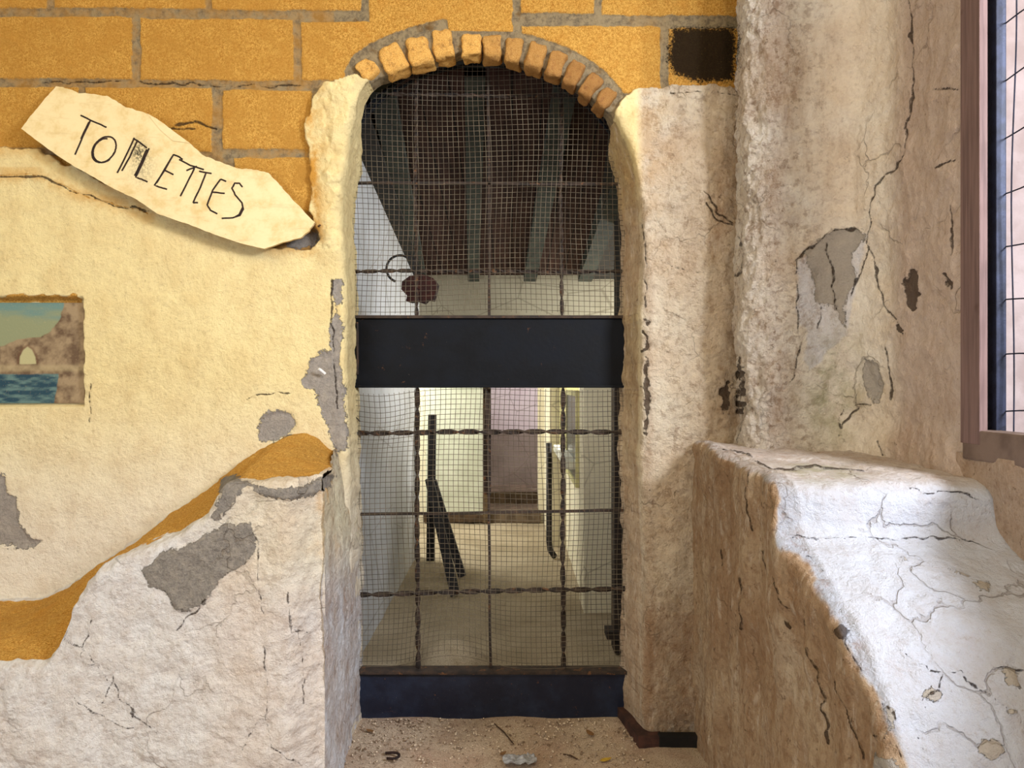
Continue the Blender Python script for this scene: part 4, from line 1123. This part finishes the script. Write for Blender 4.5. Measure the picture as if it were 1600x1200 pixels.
    MB().tube([P(500, 352, 2.34), P(497, 354, 2.40)], 0.003, 8).build('nail', mn, e)
build_sign()

# ------------------------------------------------------------------ the painted panel in its niche
def build_painting():
    x0, x1, y0, y1 = -150, 128, 472, 631
    xs = np.arange(x0, x1 + .1, 1.2); ys = np.arange(y0, y1 + .1, 1.2)
    X, Y = np.meshgrid(xs, ys, indexing='ij'); Yd = 2.418
    wp = lambda x, y, d: np.stack([(x - 800) / F * WY, x * 0 + d, CZ + (600 - y) / F * WY], -1)
    p = wp(X, Y, Yd)
    w = fbm(p, 30, 4, 601); w2 = fbm(p * np.array([1, 1, 4]), 14, 4, 602)
    sky = lerpc(lin(104, 132, 122), lin(136, 140, 104), sstep(Y + 10 * w2, 475, 505))
    c = sky
    sea = lerpc(lin(34, 64, 76), lin(92, 118, 112), np.clip(0.35 + 1.1 * fbm(p * np.array([1, 1, 3.5]), 26, 4, 603), 0, 1))
    ks = sstep(Y + 1.5 * w, 582, 584); c = c * (1 - ks[..., None]) + sea * ks[..., None]
    cl = [(-160,560),(-80,548),(-30,545),(0,540),(20,530),(58,527),(70,520),(86,504),(92,486),(96,468),(135,466),(135,636),(78,636),(84,606),(86,583),(40,585),(-160,586)]
    kc = sstep(poly_sdf(X + 2 * w, Y + 2 * w2, cl), 1, -1)
    rock = lerpc(lin(152, 130, 98), lin(98, 76, 54), np.clip(0.45 + 1.0 * fbm(p, 40, 4, 604), 0, 1))
    rock = rock * (1 - .35 * sstep(np.abs(Y - 575), 8, 2)[..., None]) + .35 * np.array(lin(186, 168, 124)) * sstep(np.abs(Y - 575), 8, 2)[..., None]
    c = c * (1 - kc[..., None]) + rock * kc[..., None]
    hole = [(25,569),(26,556),(31,545),(37,541),(44,546),(50,558),(51,568)]
    d = poly_sdf(X + w, Y + w, hole)
    kr = sstep(np.abs(d - 2), 3, 0) * (Y < 568); c = c * (1 - .6 * kr[..., None]) + .6 * np.array(lin(96, 62, 38)) * kr[..., None]
    kh = sstep(d, .8, -.8); c = c * (1 - kh[..., None]) + np.array(lin(176, 168, 122)) * kh[..., None]
    t = NT('painted_panel'); a = t.attr('col', True)
    cc = t.mix(t.ss(t.noise(160, 5, 0.75), 0.55, 0.75, 0, 0.4), a, lin(190, 168, 120)); mat = t.done(cc, 0.7, t.bump(t.noise(140, 4, .7), 0.0008), 0, 0.3)
    nx, ny = X.shape
    o = mesh_np('painting', p.reshape(-1, 3), grid_faces(nx, ny)[:, ::-1], mat, colr=c.reshape(-1, 3))
    # thickness
    bm = bmesh.new(); bm.from_mesh(o.data)
    be = [e for e in bm.edges if e.is_boundary]
    r = bmesh.ops.extrude_edge_only(bm, edges=be); 
    for v in [g for g in r['geom'] if isinstance(g, bmesh.types.BMVert)]: v.co.y += 0.010
    bm.to_mesh(o.data); bm.free()
    tag(o, 'painted sea view with a rock arch, set in the niche of the cream wall', 'painting')
build_painting()

# ------------------------------------------------------------------ small things lying about
m_plug = simple('white_plastic', lin(240, 240, 236), lin(226, 226, 222), 30, 0.4)
o = MB().tube([P(498, 576, 2.372), P(508, 584, 2.386)], 0.0045, 8).build('wall_plug', m_plug); tag(o, 'small white plastic plug in the grey patch left of the gate', 'plug')
def fl(px, py):
    y = CZ * F / (py - 600); return Vector(((px - 800) / F * y, y, 0.004))
m_rf = simple('dark_rusty_hook', lin(58, 40, 34), lin(40, 30, 28), 40, 0.8, 0.001, 0.2)
c = fl(612, 1186)
o = MB().tube([c + Vector((-0.022, 0.016, 0.006)), c + Vector((0.0, 0.020, 0.006))] + [c + Vector((0.003 + 0.019 * math.cos(a), 0.019 * math.sin(a), 0.006)) for a in np.linspace(1.4, -1.4, 12)] + [c + Vector((-0.012, -0.016, 0.006))], 0.0042, 6).build('iron_hook', m_rf, smooth=True)
tag(o, 'rusty curved iron hook lying on the sandy floor at the left', 'hook')
# clear plastic scrap
t = NT('clear_plastic'); t.b.inputs['Transmission Weight'].default_value = 0.5; m_cl = t.done(lin(204, 206, 210), 0.15, None, 0, 0.5)
xs = np.linspace(-1, 1, 26); X, Y = np.meshgrid(xs, xs, indexing='ij'); c = fl(812, 1196)
V = np.stack([c.x + X * 0.05 * (1 - .2 * Y ** 2), c.y + Y * 0.028, 0.012 + X * 0], -1); V[..., 2] += 0.014 * np.abs(fbm(V, 60, 3, 701)) + 0.004
o = mesh_np('plastic_scrap', V.reshape(-1, 3), grid_faces(26, 26), m_cl, smooth=False)
sol = o.modifiers.new('thick', 'SOLIDIFY'); sol.thickness = 0.001
tag(o, 'crumpled clear plastic scrap on the floor at the bottom edge', 'scrap')
m_twig = simple('dry_twig', lin(84, 62, 44), lin(60, 44, 32), 40, 0.9)
for (a, b, lab) in (((772, 1134), (802, 1166), 'thin straight twig lying at the middle of the sandy floor'), ((880, 1182), (902, 1190), 'short dark twig on the floor near the right jamb')):
    A, B = fl(*a), fl(*b); M = (A + B) / 2 + Vector((0.003, 0.002, 0.002))
    o = MB().tube([A + Vector((0, 0, .003)), M + Vector((0, 0, .003)), B + Vector((0, 0, .003))], 0.0022, 5).build('twig', m_twig); tag(o, lab, 'twig')
leafm = simple('dry_leaf', lin(132, 96, 58), lin(104, 72, 44), 40, 0.8)
ylf = simple('yellow_leaf', lin(206, 172, 60), lin(170, 132, 50), 40, 0.7)
def leaf(px, py, s, ang, mat, lab, grp=None):
    c = fl(px, py); out = [(-1, 0), (-.5, .38), (.1, .45), (.7, .25), (1.1, 0), (.7, -.25), (.1, -.42), (-.5, -.35)]
    m = MB(); vs = [c + Vector(((x * math.cos(ang) - y * math.sin(ang)) * s, (x * math.sin(ang) + y * math.cos(ang)) * s, 0.004 + 0.35 * s * (y * y + .3 * x * x))) for x, y in out]
    m.prism(vs, (0, 0, 0.0012)); bmesh.ops.triangulate(m.bm, faces=[f for f in m.bm.faces if len(f.verts) > 4])
    return tag(m.build('dry_leaf', mat), lab, 'leaf', grp)
leaf(946, 1192, 0.020, 0.5, ylf, 'yellow leaf on the floor beside the right jamb')
leaf(922, 1150, 0.022, 2.0, leafm, 'brown dry leaf below the right end of the gate')
leaf(786, 1182, 0.014, 0.9, leafm, 'small brown dry leaf above the clear plastic scrap')
leaf(578, 1146, 0.016, 2.6, leafm, 'brown dry leaf in the left corner below the gate')
# grit and crumbs of plaster on the floor: beyond counting
def crumbs():
    r_ = random.Random(9); vs, fs = [], []
    for k in range(2600):
        x = r_.uniform(-0.5, 0.4); y = 2.545 - abs(r_.gauss(0, 0.25)); 
        if y < 2.0: continue
        s = r_.choice([.0015, .002, .003, .0045]) * r_.uniform(.6, 1.3); b = len(vs); z = 0.004 + s * .4
        for d in ((1, 0, 0), (0, 1, 0), (-1, 0, 0), (0, -1, 0), (0, 0, 1), (0, 0, -1)): vs.append((x + d[0] * s * r_.uniform(.6, 1.3), y + d[1] * s, z + d[2] * s * .7))
        for f in ((0, 1, 4), (1, 2, 4), (2, 3, 4), (3, 0, 4), (1, 0, 5), (2, 1, 5), (3, 2, 5), (0, 3, 5)): fs.append(tuple(b + q for q in f))
    o = mesh_np('plaster_grit', np.array(vs), np.array(fs), simple('grit', lin(224, 204, 176), lin(110, 84, 62), 60), smooth=False)
    tag(o, 'loose grit and plaster crumbs scattered on the sandy floor', 'grit', kind='stuff')
crumbs()
m_skirt = simple('dark_red_skirting', lin(84, 54, 44), lin(52, 36, 32), 20, 0.8, 0.001)
struct(MB().prism([(0.352, 2.57, 0.0), (0.43, 2.57, 0.0), (0.43, 2.57, 0.035), (0.352, 2.57, 0.035)], (0.036, -0.22, 0)).build('baseboard_right', m_skirt))
struct(MB().box((0.515, 2.362, 0.014), (0.13, 0.03, 0.05), bevel=0.004).build('baseboard_right', m_dark))
